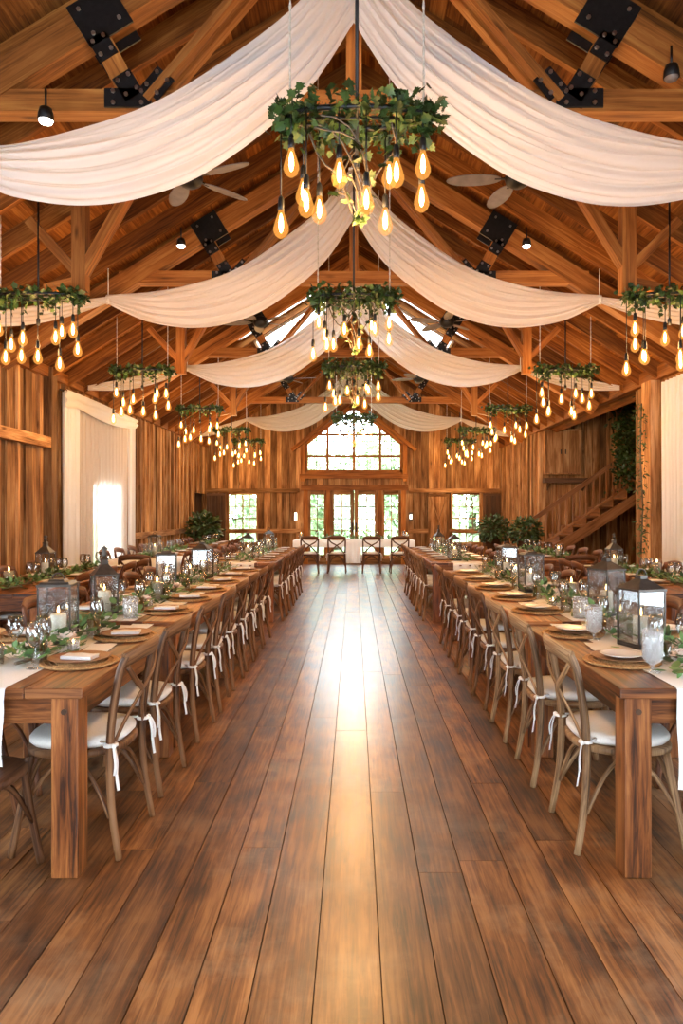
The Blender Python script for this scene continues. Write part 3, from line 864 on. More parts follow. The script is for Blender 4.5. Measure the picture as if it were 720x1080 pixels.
for x_, z0 in ((.02, 0), (ns*run+.05, ns*rise)):
    m = MB(); m.box(x_-.05, x_+.05, -.05, .05, z0, z0+1.12); m.box(x_-.065, x_+.065, -.065, .065, z0+1.12, z0+1.16); m.build('newel_post', M['stair'], st)
# ivy over the rail top and on the post
def ivy(name, pts, n, spread, size, label, mat='leaf', outline=OVAL):
    m = MB(); rr = random.Random(hash(label) % 1000 if False else len(label)*7)
    for i in range(n):
        t = rr.random()*(len(pts)-1); k = min(int(t), len(pts)-2); f = t-k
        p = V(pts[k])*(1-f) + V(pts[k+1])*f
        p += V((rr.gauss(0, spread), rr.gauss(0, spread*.5), rr.gauss(0, spread)))
        m.leaf(p, (rr.uniform(-1,1), rr.uniform(-1,.3), rr.uniform(-1,.2)), (rr.uniform(-1,1), -1, .4), rr.uniform(size*.6, size*1.2), outline)
    s_ = MB(); s_.tube(pts, .012, 6)
    o = s_.build(name, M['bark']); tag(o, label, 'plant'); m.build('foliage', M[mat], o)
    return o
ivy('hanging_ivy', [(5.72, 14.9, 3.75), (5.75, 14.88, 3.2), (5.70, 14.86, 2.7), (5.65, 14.86, 2.15)], 900, .15, .10, 'green ivy cascading beside the top of the staircase')
ivy('hanging_garland', [(W-.30, 9.50, 2.9), (W-.32, 9.49, 2.2), (W-.29, 9.48, 1.5), (W-.32, 9.47, .9)], 260, .04, .07, 'sparse twig garland climbing the post by the right curtain', 'darkleaf', LANCE)
# wall cabinet and shelf on the alcove wall
r = empty('wall_cabinet', (4.62, 15.84, 2.28)); tag(r, 'shallow wooden wall cupboard above the lower stairs', 'cabinet')
m = MB(); m.box(-.42, .42, -.12, .06, 0, 1.0); m.build('carcass', M['wall'], r)
for k in (-1, 1):
    m = MB(); m.box(min(k*.01,k*.40), max(k*.01,k*.40), -.145, -.121, .03, .97); d_ = m.build('door', M['wall'], r)
    m = MB(); m.box(k*.05-.01, k*.05+.01, -.165, -.146, .45, .55); m.build('handle', M['black'], d_)
r = empty('wall_shelf', (4.70, 15.84, 2.10)); tag(r, 'dark thick wall shelf below the wooden cupboard', 'shelf')
m = MB(); m.box(-.52, .52, -.22, .06, 0, .10); m.build('board', M['dark'], r)
for k in (-.4, .4):
    m = MB(); m.beam((k, -.18, 0), (k, .04, -.16), .05, .04); m.build('bracket', M['dark'], r)

# ------------------------------------------------------------------ plants
def bush(name, loc, stand_h, crown_r, label, mat='darkleaf', pot='dark', n=900, outline=OVAL, size=.08, stalk=.25, squash=.9):
    r = empty(name, loc); tag(r, label, 'plant', None)
    m = MB(); m.lathe([(.001,0),(.17,0),(.19,.03),(.15,.06),(.13,stand_h-.06),(.19,stand_h-.02),(.19,stand_h),(.001,stand_h)] if stand_h > .15 else [(.001,0),(.2,0),(.2,stand_h),(.001,stand_h)], (0,0,0), 16); m.build('pedestal', M['dark'], r)
    m = MB(); m.lathe([(.001,stand_h),(.12,stand_h),(.17,stand_h+.26),(.18,stand_h+.28),(.155,stand_h+.28),(.15,stand_h+.24),(.001,stand_h+.24)], (0,0,0), 16); m.build('pot', M[pot], r)
    zc_ = stand_h+.28+stalk+crown_r*.6
    m = MB()
    for k in range(6):
        a = k*1.05; m.tube([(0,0,stand_h+.2),(.05*math.cos(a),.05*math.sin(a),stand_h+.3+stalk*.5),(crown_r*.5*math.cos(a),crown_r*.5*math.sin(a),zc_)], [.014,.011,.005], 6)
    m.build('stem', M['bark'], r)
    m = MB(); rr = random.Random(int(loc[0]*100+loc[1]*10))
    for i in range(n):
        v = V((rr.gauss(0,1), rr.gauss(0,1), rr.gauss(0,1))).normalized()*crown_r*rr.random()**.4
        v.z *= squash
        m.leaf(v + V((0,0,zc_)), v.normalized() + V((rr.uniform(-.6,.6), rr.uniform(-.6,.6), rr.uniform(-.6,.3))), (rr.uniform(-1,1), rr.uniform(-1,1), 1), rr.uniform(size*.6, size*1.3), outline)
    m.build('foliage', M[mat], r)
    return r
bush('potted_shrub', (-3.55, 16.9, 0), .5, .40, 'dark leafy shrub in terracotta pot at the far left corner', pot='terracotta', n=700, size=.12, stalk=.05)
bush('potted_shrub', (2.86, 14.55, 0), .62, .33, 'round dark potted shrub beside the right far window', n=800, stalk=.0, squash=.85)
bush('potted_shrub', (3.28, 13.6, 0), .62, .30, 'round dark potted shrub at the foot of the stairs', n=800, stalk=.0, squash=.85)

# ------------------------------------------------------------------ chair
def make_chair():
    r = empty('cross_back_chair')
    m = MB(); nseg = 28; out = []
    for k in range(nseg):
        a = 2*PI*k/nseg; c, s = math.cos(a), math.sin(a)
        sx = .215*abs(c)**.75*(1 if c > 0 else -1); sy = .225*abs(s)**.75*(1 if s > 0 else -1)
        sy *= 1 + .06*c
        out.append((sx, sy))
    def slab(mm, sc_, z0, z1, rnd, tone=.5):
        rings = [(sc_*.93, z0), (sc_, z0+rnd), (sc_, z1-rnd), (sc_*.95, z1-rnd*.25), (sc_*.80, z1), (.0, z1+.004)]
        vs = [V((x_*q, y_*q, z)) for q, z in rings for x_, y_ in out]; fs = []
        for i in range(len(rings)-1):
            for k in range(nseg):
                fs.append((i*nseg+k, i*nseg+(k+1) % nseg, (i+1)*nseg+(k+1) % nseg, (i+1)*nseg+k))
        fs.append(tuple(reversed(range(nseg))))
        mm.add(vs, fs, [[(vs[i].x, vs[i].y) for i in f] for f in fs], tone, True)
    slab(m, 1.0, .415, .452, .008); m.build('seat', M['chair'], r)
    m = MB(); slab(m, .97, .4525, .498, .016); cu = m.build('cushion', M['cushion'], r)
    for s in (-1, 1):
        pts = interp([(-.235, s*.215, 0), (-.200, s*.205, .22), (-.190, s*.198, .44), (-.205, s*.200, .62), (-.235, s*.203, .78), (-.258, s*.190, .845)], 16)
        m = MB(); m.tube(pts, [.0155+.003*math.sin(i/15*PI) for i in range(16)], 8); m.build('back_post', M['chair'], r)
        pts = interp([(.225, s*.215, 0), (.190, s*.19, .22), (.155, s*.175, .42)], 10)
        m = MB(); m.tube(pts, .0165, 8); m.build('leg', M['chair'], r)
        m = MB(); m.tube(interp([(-.262, s*.185, .80), (-.272, s*.12, .73), (-.262, s*.0, .66), (-.225, s*-.10, .56), (-.200, s*-.185, .47)], 14), .016, 6, ref=(1,0,0.2), r2=.006); m.build('cross_slat', M['chair'], r)
    m = MB(); m.tube(interp([(-.250, -.20, .825), (-.290, -.10, .848), (-.302, 0, .853), (-.290, .10, .848), (-.250, .20, .825)], 18), .040, 8, ref=(1,0,.15), r2=.013)
    m.build('top_rail', M['chair'], r)
    for s in (-1, 1):
        m = MB(); m.tube(interp([(s*.20, -.20, .16), (s*.17, -.12, .33), (s*.16, 0, .395), (s*.17, .12, .33), (s*.20, .20, .16)], 14), .010, 6); m.build('brace', M['chair'], r)
    for s in (-1, 1):
        m = MB(); m.tube(interp([(.195, s*.197, .17), (.10, s*.17, .33), (0, s*.16, .395), (-.10, s*.175, .33), (-.192, s*.205, .17)], 14), .010, 6); m.build('brace', M['chair'], r)
    for s in (-1, 1):
        x0, y0, z0 = -.195, s*.2, .475
        m = MB()
        m.tube([(x0+.022*math.cos(a), y0+.022*math.sin(a), z0) for a in (0, .8, 1.6, 2.4, 3.2, 4, 4.8, 5.6)], .006, 6, closed=True, r2=.012)
        m.tube([(x0+.05, y0-s*.02, z0+.006), (x0, y0+s*.02, z0)], .006, 5)
        m.lathe([(.001,-.012),(.010,-.006),(.011,.004),(.001,.011)], (x0-.020, y0+s*.02, z0), 8)
        m.tube(interp([(x0-.02, y0+s*.02, z0), (x0-.034, y0+s*.024, z0-.06), (x0-.036, y0+s*.03, z0-.12), (x0-.045, y0+s*.03, z0-.18)], 9), .0075, 5, r2=.002)
        m.tube(interp([(x0-.02, y0+s*.02, z0), (x0-.032, y0+s*.040, z0-.03), (x0-.040, y0+s*.050, z0-.07), (x0-.036, y0+s*.052, z0-.11)], 9), .0075, 5, r2=.002)
        m.build('ribbon_tie', M['linen'], cu)
    return r
CH0 = make_chair(); USED = [False]
def chair(x, y, rz, label, group, color=(.8,.66,.52,1), jr=.05):
    if not USED[0]:
        o = CH0; USED[0] = True; setcolor(o, color)
    else: o = dup(CH0, color=color)
    o.location = (x, y, 0); o.rotation_euler = (0, 0, rz + R.uniform(-jr, jr))
    tag(o, label, 'chair', group)
    return o

# ------------------------------------------------------------------ tables
def make_table(x0, x1, y0, y1, h, label, group, npl=4, name='farm_table'):
    cx, cy = (x0+x1)/2, (y0+y1)/2; a, b = (x1-x0)/2, (y1-y0)/2
    r = empty(name, (cx, cy, 0)); tag(r, label, 'table', group)
    m = MB()
    for i in range(npl):
        p = -a + 2*a*i/npl; m.box(p+.0012, p+2*a/npl-.0012, -b, b, h-.042, h)
    m.build('table_top', M['table'], r, bevel=.005)
    ins = .03; lw = .108
    for sx in (-1, 1):
        for sy in (-1, 1):
            px, py = sx*(a-ins-lw/2), sy*(b-ins-lw/2)
            m = MB(); m.box(px-lw/2, px+lw/2, py-lw/2, py+lw/2, 0, h-.0425)
            lg = m.build('leg', M['table'], r, bevel=.006)
            m = MB(); m.tube([(px, sy*(b-ins-.001), h-.10), (px, sy*(b-ins+.006), h-.10)], .012, 8); m.build('peg', M['dark'], lg)
    for sy in (-1, 1):
        m = MB(); q = sy*(b-ins-.045); m.box(-a+ins+lw+.001, a-ins-lw-.001, q-.016, q+.016, h-.155, h-.043); m.build('apron', M['table'], r, bevel=.003)
    for sx in (-1, 1):
        m = MB(); q = sx*(a-ins-.045); m.box(q-.016, q+.016, -b+ins+lw+.001, b-ins-lw-.001, h-.155, h-.043); m.build('apron', M['table'], r, bevel=.003)
    return r
def runner(xc, w, y0, y1, h, drop0, label, drop1=0, group=None):
    n = 14; pts = []
    if drop0:
        for k in range(8): pts.append((y0-.008-.01*math.sin(k*.9)*(k < 7), h - drop0 + (drop0-.004)*k/7))
    for k in range(n+1): pts.append((y0+.004+(y1-y0-.008)*k/n, h+.0025))
    if drop1:
        for k in range(8): pts.append((y1+.008, h-.004-(drop1-.004)*k/7))
    P = []; nv = 26
    for i, (y, z) in enumerate(pts):
        P.append([(xc - w/2 + w*j/(nv-1), y - ((.012*math.sin(j*.8) + .006) if z < h-.02 and y < y0+.1 else 0), z + .0008*math.sin(j*1.3+y*7)) for j in range(nv)])
    m = MB(); m.grid(P, len(pts), nv)
    return tag(m.build('table_runner', M['linen']), label, 'table runner', group)

# ---- dishes, masters
def first_or_dup(src, state={}):
    if src.name not in state: state[src.name] = 1; return src
    return dup(src)
def m_charger():
    m = MB(); m.lathe([(.001,0),(.16,0),(.172,.008),(.165,.014),(.14,.009),(.001,.009)], (0,0,0), 40, wob=lambda a: .012*math.sin(a*20)); 
    for q in (.05,.075,.10,.125,.148): m.tube([(q*math.cos(k*2*PI/28), q*math.sin(k*2*PI/28), .011) for k in range(28)], .004, 5, closed=True)
    return m.build('charger', M['rattan'])
def m_plate(mat, name):
    m = MB(); m.lathe([(.001,0),(.075,0),(.085,.003),(.135,.014),(.137,.017),(.13,.016),(.085,.007),(.001,.006)], (0,0,0), 32); return m.build(name, M[mat])
def m_side():
    m = MB(); m.lathe([(.001,0),(.06,0),(.095,.011),(.097,.014),(.09,.012),(.06,.006),(.001,.005)], (0,0,0), 28); return m.build('side_plate', M['china'])
def m_napkin(w, d, h, name):
    m = MB(); n = 9; lay = 3
    for l in range(lay):
        P = [[(-w/2+w*i/(n-1), -d/2+d*j/(n-1) + .004*l, h*(l+1)/lay + .0015*math.sin(i*1.3+j+l)) for j in range(n)] for i in range(n)]
        m.grid(P, n, n)
    m.obox((0,0,h/2), V((1,0,0)), V((0,1,0)), V((0,0,1)), w/2*.99, d/2*.99, h/2*.98, .5)
    return m.build(name, M['linen'])
def m_wine():
    m = MB(); m.lathe([(.001,0),(.034,.001),(.034,.003),(.006,.008),(.004,.02),(.004,.085),(.012,.095),(.030,.115),(.038,.14),(.037,.17),(.030,.205),(.029,.205),(.0355,.17),(.0365,.14),(.029,.117),(.001,.10)], (0,0,0), 16)
    return m.build('wine_glass', M['glass'])
def m_tumbler():
    m = MB(); m.lathe([(.001,0),(.030,0),(.034,.01),(.038,.10),(.0365,.10),(.032,.012),(.001,.010)], (0,0,0), 16); return m.build('water_tumbler', M['glass'])
def m_goblet():
    m = MB(); m.lathe([(.001,0),(.036,.001),(.036,.004),(.008,.01),(.007,.03),(.03,.045),(.042,.06),(.044,.14),(.043,.185),(.0415,.185),(.042,.14),(.04,.062),(.001,.05)], (0,0,0), 18); return m.build('water_goblet', M['frost'])
MAST = {'charger': m_charger(), 'plate': m_plate('plate_wood', 'dinner_plate'), 'side': m_side(), 'fold': m_napkin(.15,.075,.014,'folded_napkin'), 'menu': m_napkin(.20,.12,.004,'linen_napkin'), 'wine': m_wine(), 'tumbler': m_tumbler(), 'goblet': m_goblet()}
def put(kind, x, y, z, rz, label, cat, group):
    o = first_or_dup(MAST[kind]); o.location = (x, y, z); o.rotation_euler = (0,0,rz); tag(o, label, cat, group); return o
def setting(x, y, z, side, where, full=True, white_plate=False, jr=.04):
    """side: +1 when the seat is at smaller |x| towards the aisle: glasses go the other way"""
    g = 'place settings along the ' + where.split(', ')[-1]
    y += R.uniform(-jr, jr)*.5
    put('charger', x, y, z, R.uniform(0,6), 'round woven rattan charger, ' + where, 'charger plate', 'rattan chargers')
    put('plate', x, y, z+.0155, R.uniform(0,6), 'brown wooden plate on a rattan charger, ' + where, 'plate', 'brown dinner plates')
    if white_plate: put('side', x, y, z+.030, 0, 'small white plate on a brown plate, ' + where, 'plate', 'small white plates')
    else: put('fold', x, y, z+.0235, R.uniform(-.3,.3), 'folded white napkin on a brown plate, ' + where, 'napkin', 'folded napkins on plates')
    if full:
        put('menu', x + side*.03, y + .345, z+.0035, R.uniform(-.1,.1)+PI/2, 'flat white linen napkin beside a plate, ' + where, 'napkin', 'flat napkins beside plates')
        put('wine', x + side*.20, y + .09+R.uniform(-.02,.02), z, 0, 'clear wine glass behind a plate, ' + where, 'glass', 'wine glasses')
        put('tumbler', x + side*.18, y - .02+R.uniform(-.02,.02), z, 0, 'clear water tumbler behind a plate, ' + where, 'glass', 'water tumblers')
    else:
        put('wine', x + side*.20, y + .09, z, 0, 'clear wine glass behind a plate, ' + where, 'glass', 'wine glasses')

# ---- lanterns and candles
def make_lantern(kind, w=.17, h=.29):
    r = empty('lantern'); a = w/2
    m = MB(); m.box(-a, a, -a, a, 0, .012); m.box(-a*.9, a*.9, -a*.9, a*.9, .012, .022); m.build('base', M['lantern'], r)
    for sx in (-1, 1):
        for sy in (-1, 1):
            m = MB(); m.box(sx*a-.004*(sx>0)*2, sx*a+.004*(sx<0)*2, sy*a-.008*(sy>0), sy*a+.008*(sy<0), .012, h); m.build('post', M['lantern'], r)
    for k in range(4):
        m = MB(); q = a-.004
        if k < 2: m.box(-a+.008, a-.008, (q if k else -q)-.0012, (q if k else -q)+.0012, .022, h-.004)
        else: m.box((q if k > 2 else -q)-.0012, (q if k > 2 else -q)+.0012, -a+.008, a-.008, .022, h-.004)
        m.build('glass_pane', M['lglass'], r)
    m = MB()
    m.box(-a-.004, a+.004, -a-.004, a+.004, h, h+.012)
    def frust(b0, b1, z0, z1):
        vs = [V((s[0]*q, s[1]*q, z)) for q, z in ((b0, z0), (b1, z1)) for s in ((-1,-1),(1,-1),(1,1),(-1,1))]
        fs = [(3,2,1,0),(4,5,6,7)] + [(i, (i+1) % 4, 4+(i+1) % 4, 4+i) for i in range(4)]
        m.add(vs, fs, [[(vs[i].x, vs[i].y) for i in f] for f in fs])
    if kind == 'flat':
        frust(a*.92, a*.84, h+.012, h+.024); frust(a*.5, a*.42, h+.024, h+.036)
    elif kind == 'pyramid':
        frust(a, a*.25, h+.012, h+.060); frust(a*.26, a*.26, h+.060, h+.078)
    else:
        frust(a, a*.30, h+.012, h+.075); frust(a*.30, a*.24, h+.075, h+.105); frust(a*.36, a*.16, h+.105, h+.125)
    m.build('roof', M['lantern'], r)
    m = MB()
    if kind == 'finial': m.lathe([(.012,h+.125),(.022,h+.145),(.01,h+.16),(.024,h+.175),(.006,h+.19),(.001,h+.20)], (0,0,0), 10)
    else:
        zt = h+.036 if kind == 'flat' else h+.078
        m.tube([(.03*math.cos(t*PI/8), 0, zt-.004+.035*math.sin(t*PI/8)) for t in range(9)], .004, 6)
    m.build('handle', M['lantern'], r)
    return r
LANT = {k: make_lantern(k, *(dict(flat=(.165,.30), pyramid=(.165,.285), finial=(.15,.25))[k])) for k in ('flat','pyramid','finial')}
def make_candle(rad, h):
    m = MB(); m.lathe([(.001,0),(rad,0),(rad,h-.005),(rad*.93,h),(rad*.8,h-.006),(.001,h-.010)], (0,0,0), 18)
    o = m.build('pillar_candle', M['wax'])
    m = MB(); m.tube([(0,0,h-.012),(0.001,0,h+.008)], .0015, 5); m.build('wick', M['black'], o)
    m = MB(); m.lathe([(.001,h+.004),(.005,h+.012),(.006,h+.02),(.003,h+.032),(.0004,h+.042)], (0,0,0), 8); m.build('flame', M['flame'], o)
    return o
CAND = make_candle(.04, .13)
def make_hurricane(h=.14, r=.05):
    m = MB(); m.lathe([(.001,0),(r,0),(r,h),(r-.003,h),(r-.003,.006),(.001,.006)], (0,0,0), 20); return m.build('glass_cylinder', M['glass'])
HUR = make_hurricane(); HURF = None
m = MB(); m.lathe([(.001,0),(.045,0),(.048,.13),(.045,.13),(.042,.008),(.001,.008)], (0,0,0), 20); FROST = m.build('frosted_candle_holder', M['frost'])
m = MB(); m.lathe([(.001,0),(.026,0),(.032,.055),(.029,.055),(.024,.006),(.001,.006)], (0,0,0), 14); VOT = m.build('votive_holder', M['frost'])
m = MB(); m.lathe([(.001,0),(.021,0),(.021,.028),(.001,.03)], (0,0,0), 12); TEA = m.build('tea_light', M['wax'])
m = MB(); m.lathe([(.001,.029),(.004,.034),(.004,.042),(.0004,.052)], (0,0,0), 6); m.build('flame', M['flame'], TEA)
def lantern(kind, x, y, z, label, where, rz=0, sc_=1):
    o = first_or_dup(LANT[kind]); o.location = (x, y, z); o.rotation_euler = (0,0,rz); tag(o, label, 'lantern', 'metal lanterns on the tables')
    c = first_or_dup(CAND); c.location = (x, y, z+.0225); tag(c, 'ivory pillar candle inside the ' + where, 'candle', 'pillar candles in lanterns')
def hurricane(x, y, z, where, src=None, label=None):
    o = first_or_dup(src or HUR); o.location = (x, y, z); tag(o, (label or 'clear glass candle cylinder, ') + where, 'candle holder', 'glass candle holders')
    c = first_or_dup(CAND) if (src or HUR) is HUR else first_or_dup(TEA)
    c.location = (x, y, z+.0065 if (src or HUR) is HUR else z+.0085); tag(c, 'candle in a holder, ' + where, 'candle', 'candles in glass holders')

# ---- garland
def garland(x, y0, y1, z, label, seed, dens=170, w=.11, mat='euc', roses=True, dk=1.7):
    rr = random.Random(seed)
    m = MB(); n = int((y1-y0)*dens*dk)
    for i in range(n):
        yy = rr.uniform(y0, y1); dx = rr.gauss(0, w*.55); hh = max(.004, .075*math.exp(-(dx/w)**2)*rr.random() + .008)
        d = V((dx*6+rr.uniform(-.6,.6), rr.uniform(-1,1), rr.uniform(-.15,.7)))
        m.leaf((x+dx, yy, z+hh), d, (rr.uniform(-.5,.5), rr.uniform(-.5,.5), 1), rr.uniform(.035,.078), rr.choice([OVAL, OVAL, LANCE]), bend=.12)
    s = MB(); s.tube([(x+.03*math.sin(k*1.3), y0+(y1-y0)*k/12, z+.012) for k in range(13)], .008, 6)
    o = s.build('greenery_garland', M['bark']); tag(o, label, 'garland', 'greenery garlands on the tables')
    m.build('foliage', M[mat], o)
    if roses:
        yy = y0 + .2
        while yy < y1 - .1:
            q = MB(); dx = rr.uniform(-.08,.08); rad = rr.uniform(.032,.045)
            for ring in range(4):
                np_ = 5
                for k in range(np_):
                    a = k*2*PI/np_ + ring*.6; t = (ring+1)/4
                    c = V((x+dx, yy, z+.05))
                    d = V((math.cos(a)*t, math.sin(a)*t, 1.15-t))
                    q.leaf(c + V((math.cos(a)*rad*.35*t, math.sin(a)*rad*.35*t, 0)), d, (math.cos(a), math.sin(a), -.6), rad*(.8+.4*t), [(0,0),(.3,.38),(.7,.5),(1,.25),(1.05,0),(1,-.25),(.7,-.5),(.3,-.38)], bend=-.3, tone=rr.random())
            q.build('rose', M['rose'], o)
            yy += rr.uniform(.14, .36)

BROWN = (.55,.35,.215,1); GREY = (.84,.70,.55,1); RED = (.40,.20,.11,1)
def tint(base): 
    k = R.uniform(.88, 1.12); return (base[0]*k, base[1]*k, base[2]*k, 1)

def long_run(side, x_in, x_out, tables, ys, name, h0, white, base, order0):
    """a run of tables on one side of the aisle; x_in / x_out: positive distances from the aisle centre"""
    s = side
    for k, (a, b, h) in enumerate(tables):
        lab = 'long rustic plank table, %s of the %s' % (ORD[k], name)
        make_table(min(s*x_in, s*x_out), max(s*x_in, s*x_out), a, b, h, lab, 'farm tables')
    def hat(y):
        for (a, b, h) in tables:
            if a <= y < b: return h
        return tables[-1][2]
    for i, y in enumerate(ys):
        o1 = 'cross-back chair, %s from the near end, aisle side of %s' % (ORD[i], name)
        o2 = 'cross-back chair, %s from the near end, outer side of %s' % (ORD[i], name)
        cb = tint(base if not (s > 0 and i < 3 and white) else GREY)
        chair(s*(x_in+.145), y, 0 if s > 0 else PI, ('grey-brown ' if cb[0] > .66 else 'brown ') + o1, 'aisle side chairs of the ' + name, cb)
        chair(s*(x_out-.145), y, PI if s > 0 else 0, 'reddish brown ' + o2, 'outer side chairs of the ' + name, tint(RED))
        z = hat(y)
        pl = ORD[i] + ' seat, aisle side of ' + name
        full = True
        setting(s*(x_in+.19), y+.06, z, s, pl, full, white)
        setting(s*(x_out-.19), y+.06, z, -s, ORD[i] + ' seat, outer side of ' + name, True, white)

LF = [(2.78, 4.33, .76), (4.34, 6.33, .782), (6.34, 8.4, .782)]
RF = [(2.78, 4.33, .76), (4.34, 6.52, .782), (6.53, 8.15, .782)]
LYS = [3.19, 3.84, 4.70, 5.36, 6.00, 6.68, 7.34, 8.0]
RYS = [3.22, 3.955, 4.69, 5.425, 6.16, 6.895, 7.63]
long_run(-1, 1.06, 1.98, LF, LYS, 'left front table run', .76, False, BROWN, 0)
long_run(1, 1.04, 1.96, RF, RYS, 'right front table run', .76, True, BROWN, 0)
LB = [(9.3, 11.15, .782), (11.16, 13.0, .782)]
BYS = [9.72, 10.38, 10.80+.12, 11.58, 12.24]
BYS = [9.66, 10.30, 11.52-.66, 11.52, 12.18, 12.72-.02]
BYS = [9.70, 10.34, 10.98-.19, 11.55, 12.15, 12.65]
BYS = [9.68, 10.24, 10.80, 11.52, 12.08, 12.64]
long_run(-1, 1.03, 1.95, LB, BYS, 'left rear table run', .78, False, BROWN, 0)
long_run(1, 1.01, 1.93, LB, BYS, 'right rear table run', .78, True, BROWN, 0)

# runners on the near tables and the second groups
runner(-1.56, .40, 2.78, 4.33, .76, .30, 'white linen runner hanging off the near end of the left table')
runner(1.50, .48, 2.78, 4.33, .76, .39, 'white linen runner hanging off the near end of the right table')
for s in (-1, 1):
    nm = 'left' if s < 0 else 'right'
    tb = LF if s < 0 else RF
    runner(s*1.52, .36, 4.34, tb[2][1], .782, 0, 'white linen runner along the middle of the %s front table run' % nm, drop1=.2)
    runner(s*1.50, .40, 9.3, 13.0, .782, .26, 'white linen runner hanging off the near end of the %s rear table run' % nm)
garland(-1.50, 3.15, 4.3, .766, 'green garland with blush roses on the front left table', 1)
garland(1.52, 2.95, 4.3, .766, 'green garland with blush roses on the front right table', 2)
garland(-1.52, 4.45, 8.3, .788, 'green garland along the left front table run past the first table', 3, 130)
garland(1.52, 4.45, 8.1, .788, 'green garland along the right front table run past the first table', 4, 130)
garland(-1.50, 9.4, 12.9, .788, 'green garland along the left rear table run', 5, 90)
garland(1.50, 9.4, 12.9, .788, 'green garland along the right rear table run', 6, 90)
T1 = .7645; T2 = .7865
lantern('flat', -1.545, 3.72, T1, 'flat-topped glass lantern on the front left table', 'flat-topped lantern of the front left table', .12)
lantern('finial', -1.62, 4.62, T2, 'lantern with tall finial on the left front table run, second along', 'finial lantern of the left front table run', .5)
lantern('flat', -1.58, 6.0, T2, 'flat-topped lantern on the left front table run, third along', 'third lantern of the left front table run', .2)
lantern('pyramid', -1.52, 7.15, T2, 'peaked lantern on the left front table run, fourth along', 'fourth lantern of the left front table run', -.2)
lantern('pyramid', -1.52, 10.2, T2, 'peaked lantern on the left rear table run, nearer one', 'nearer lantern of the left rear table run')
lantern('pyramid', -1.46, 12.2, T2, 'peaked lantern on the left rear table run, farther one', 'farther lantern of the left rear table run', .3)
lantern('pyramid', 1.47, 3.64, T1, 'peaked glass lantern on the front right table', 'peaked lantern of the front right table', .32)
lantern('pyramid', 1.64, 4.62, T2, 'peaked lantern on the right front table run, second along', 'second lantern of the right front table run', .5)
lantern('flat', 1.48, 5.95, T2, 'flat-topped lantern on the right front table run, third along', 'third lantern of the right front table run', .1)
lantern('flat', 1.55, 7.2, T2, 'flat-topped lantern on the right front table run, fourth along', 'fourth lantern of the right front table run', .1)
lantern('pyramid', 1.38, 9.75, T2, 'peaked lantern on the right rear table run, nearer one', 'nearer lantern of the right rear table run')
lantern('finial', 1.43, 12.0, T2, 'finial lantern on the right rear table run, farther one', 'farther lantern of the right rear table run', .2)
hurricane(-1.40, 4.46, T2, 'beside the finial lantern on the left front table run', FROST, 'frosted white candle holder, ')
hurricane(1.42, 4.46, T2, 'beside the second lantern on the right front table run', FROST, 'frosted white candle holder, ')
hurricane(1.66, 3.95, T1, 'behind the peaked lantern on the front right table', FROST, 'frosted white candle holder, ')
hurricane(-1.48, 5.35, T2, 'between second and third lanterns on the left table run')
hurricane(1.62, 5.3, T2, 'between second and third lanterns on the right table run')
hurricane(-1.52, 6.6, T2, 'between third and fourth lanterns on the left table run')
hurricane(1.50, 6.6, T2, 'between third and fourth lanterns on the right table run')
hurricane(-1.5, 11.2, T2, 'midway along the left rear table run')
hurricane(1.5, 10.9, T2, 'midway along the right rear table run')
for k, (x_, y, z, w) in enumerate(((-1.38, 3.5, T1, 'front left table'), (1.33, 4.06, T1, 'front right table'), (-1.44, 5.0, T2, 'left front run'), (1.40, 5.0, T2, 'right front run'), (-1.4, 10.7, T2, 'left rear table run'), (1.4, 11.5, T2, 'right rear table run'))):
    hurricane(x_, y, z, 'in the garland of the ' + w, VOT, 'small frosted votive holder, ')
put('goblet', 1.285, 3.06, .7605, 0, 'tall frosted goblet at the near corner of the front right table', 'glass', None)
put('goblet', 1.30, 3.85, .7605, 0, 'tall frosted goblet beside the second plate of the front right table', 'glass', None)
put('wine', -1.40, 3.12, .7635, 0, 'clear wine glass at the near end of the front left table', 'glass', None)

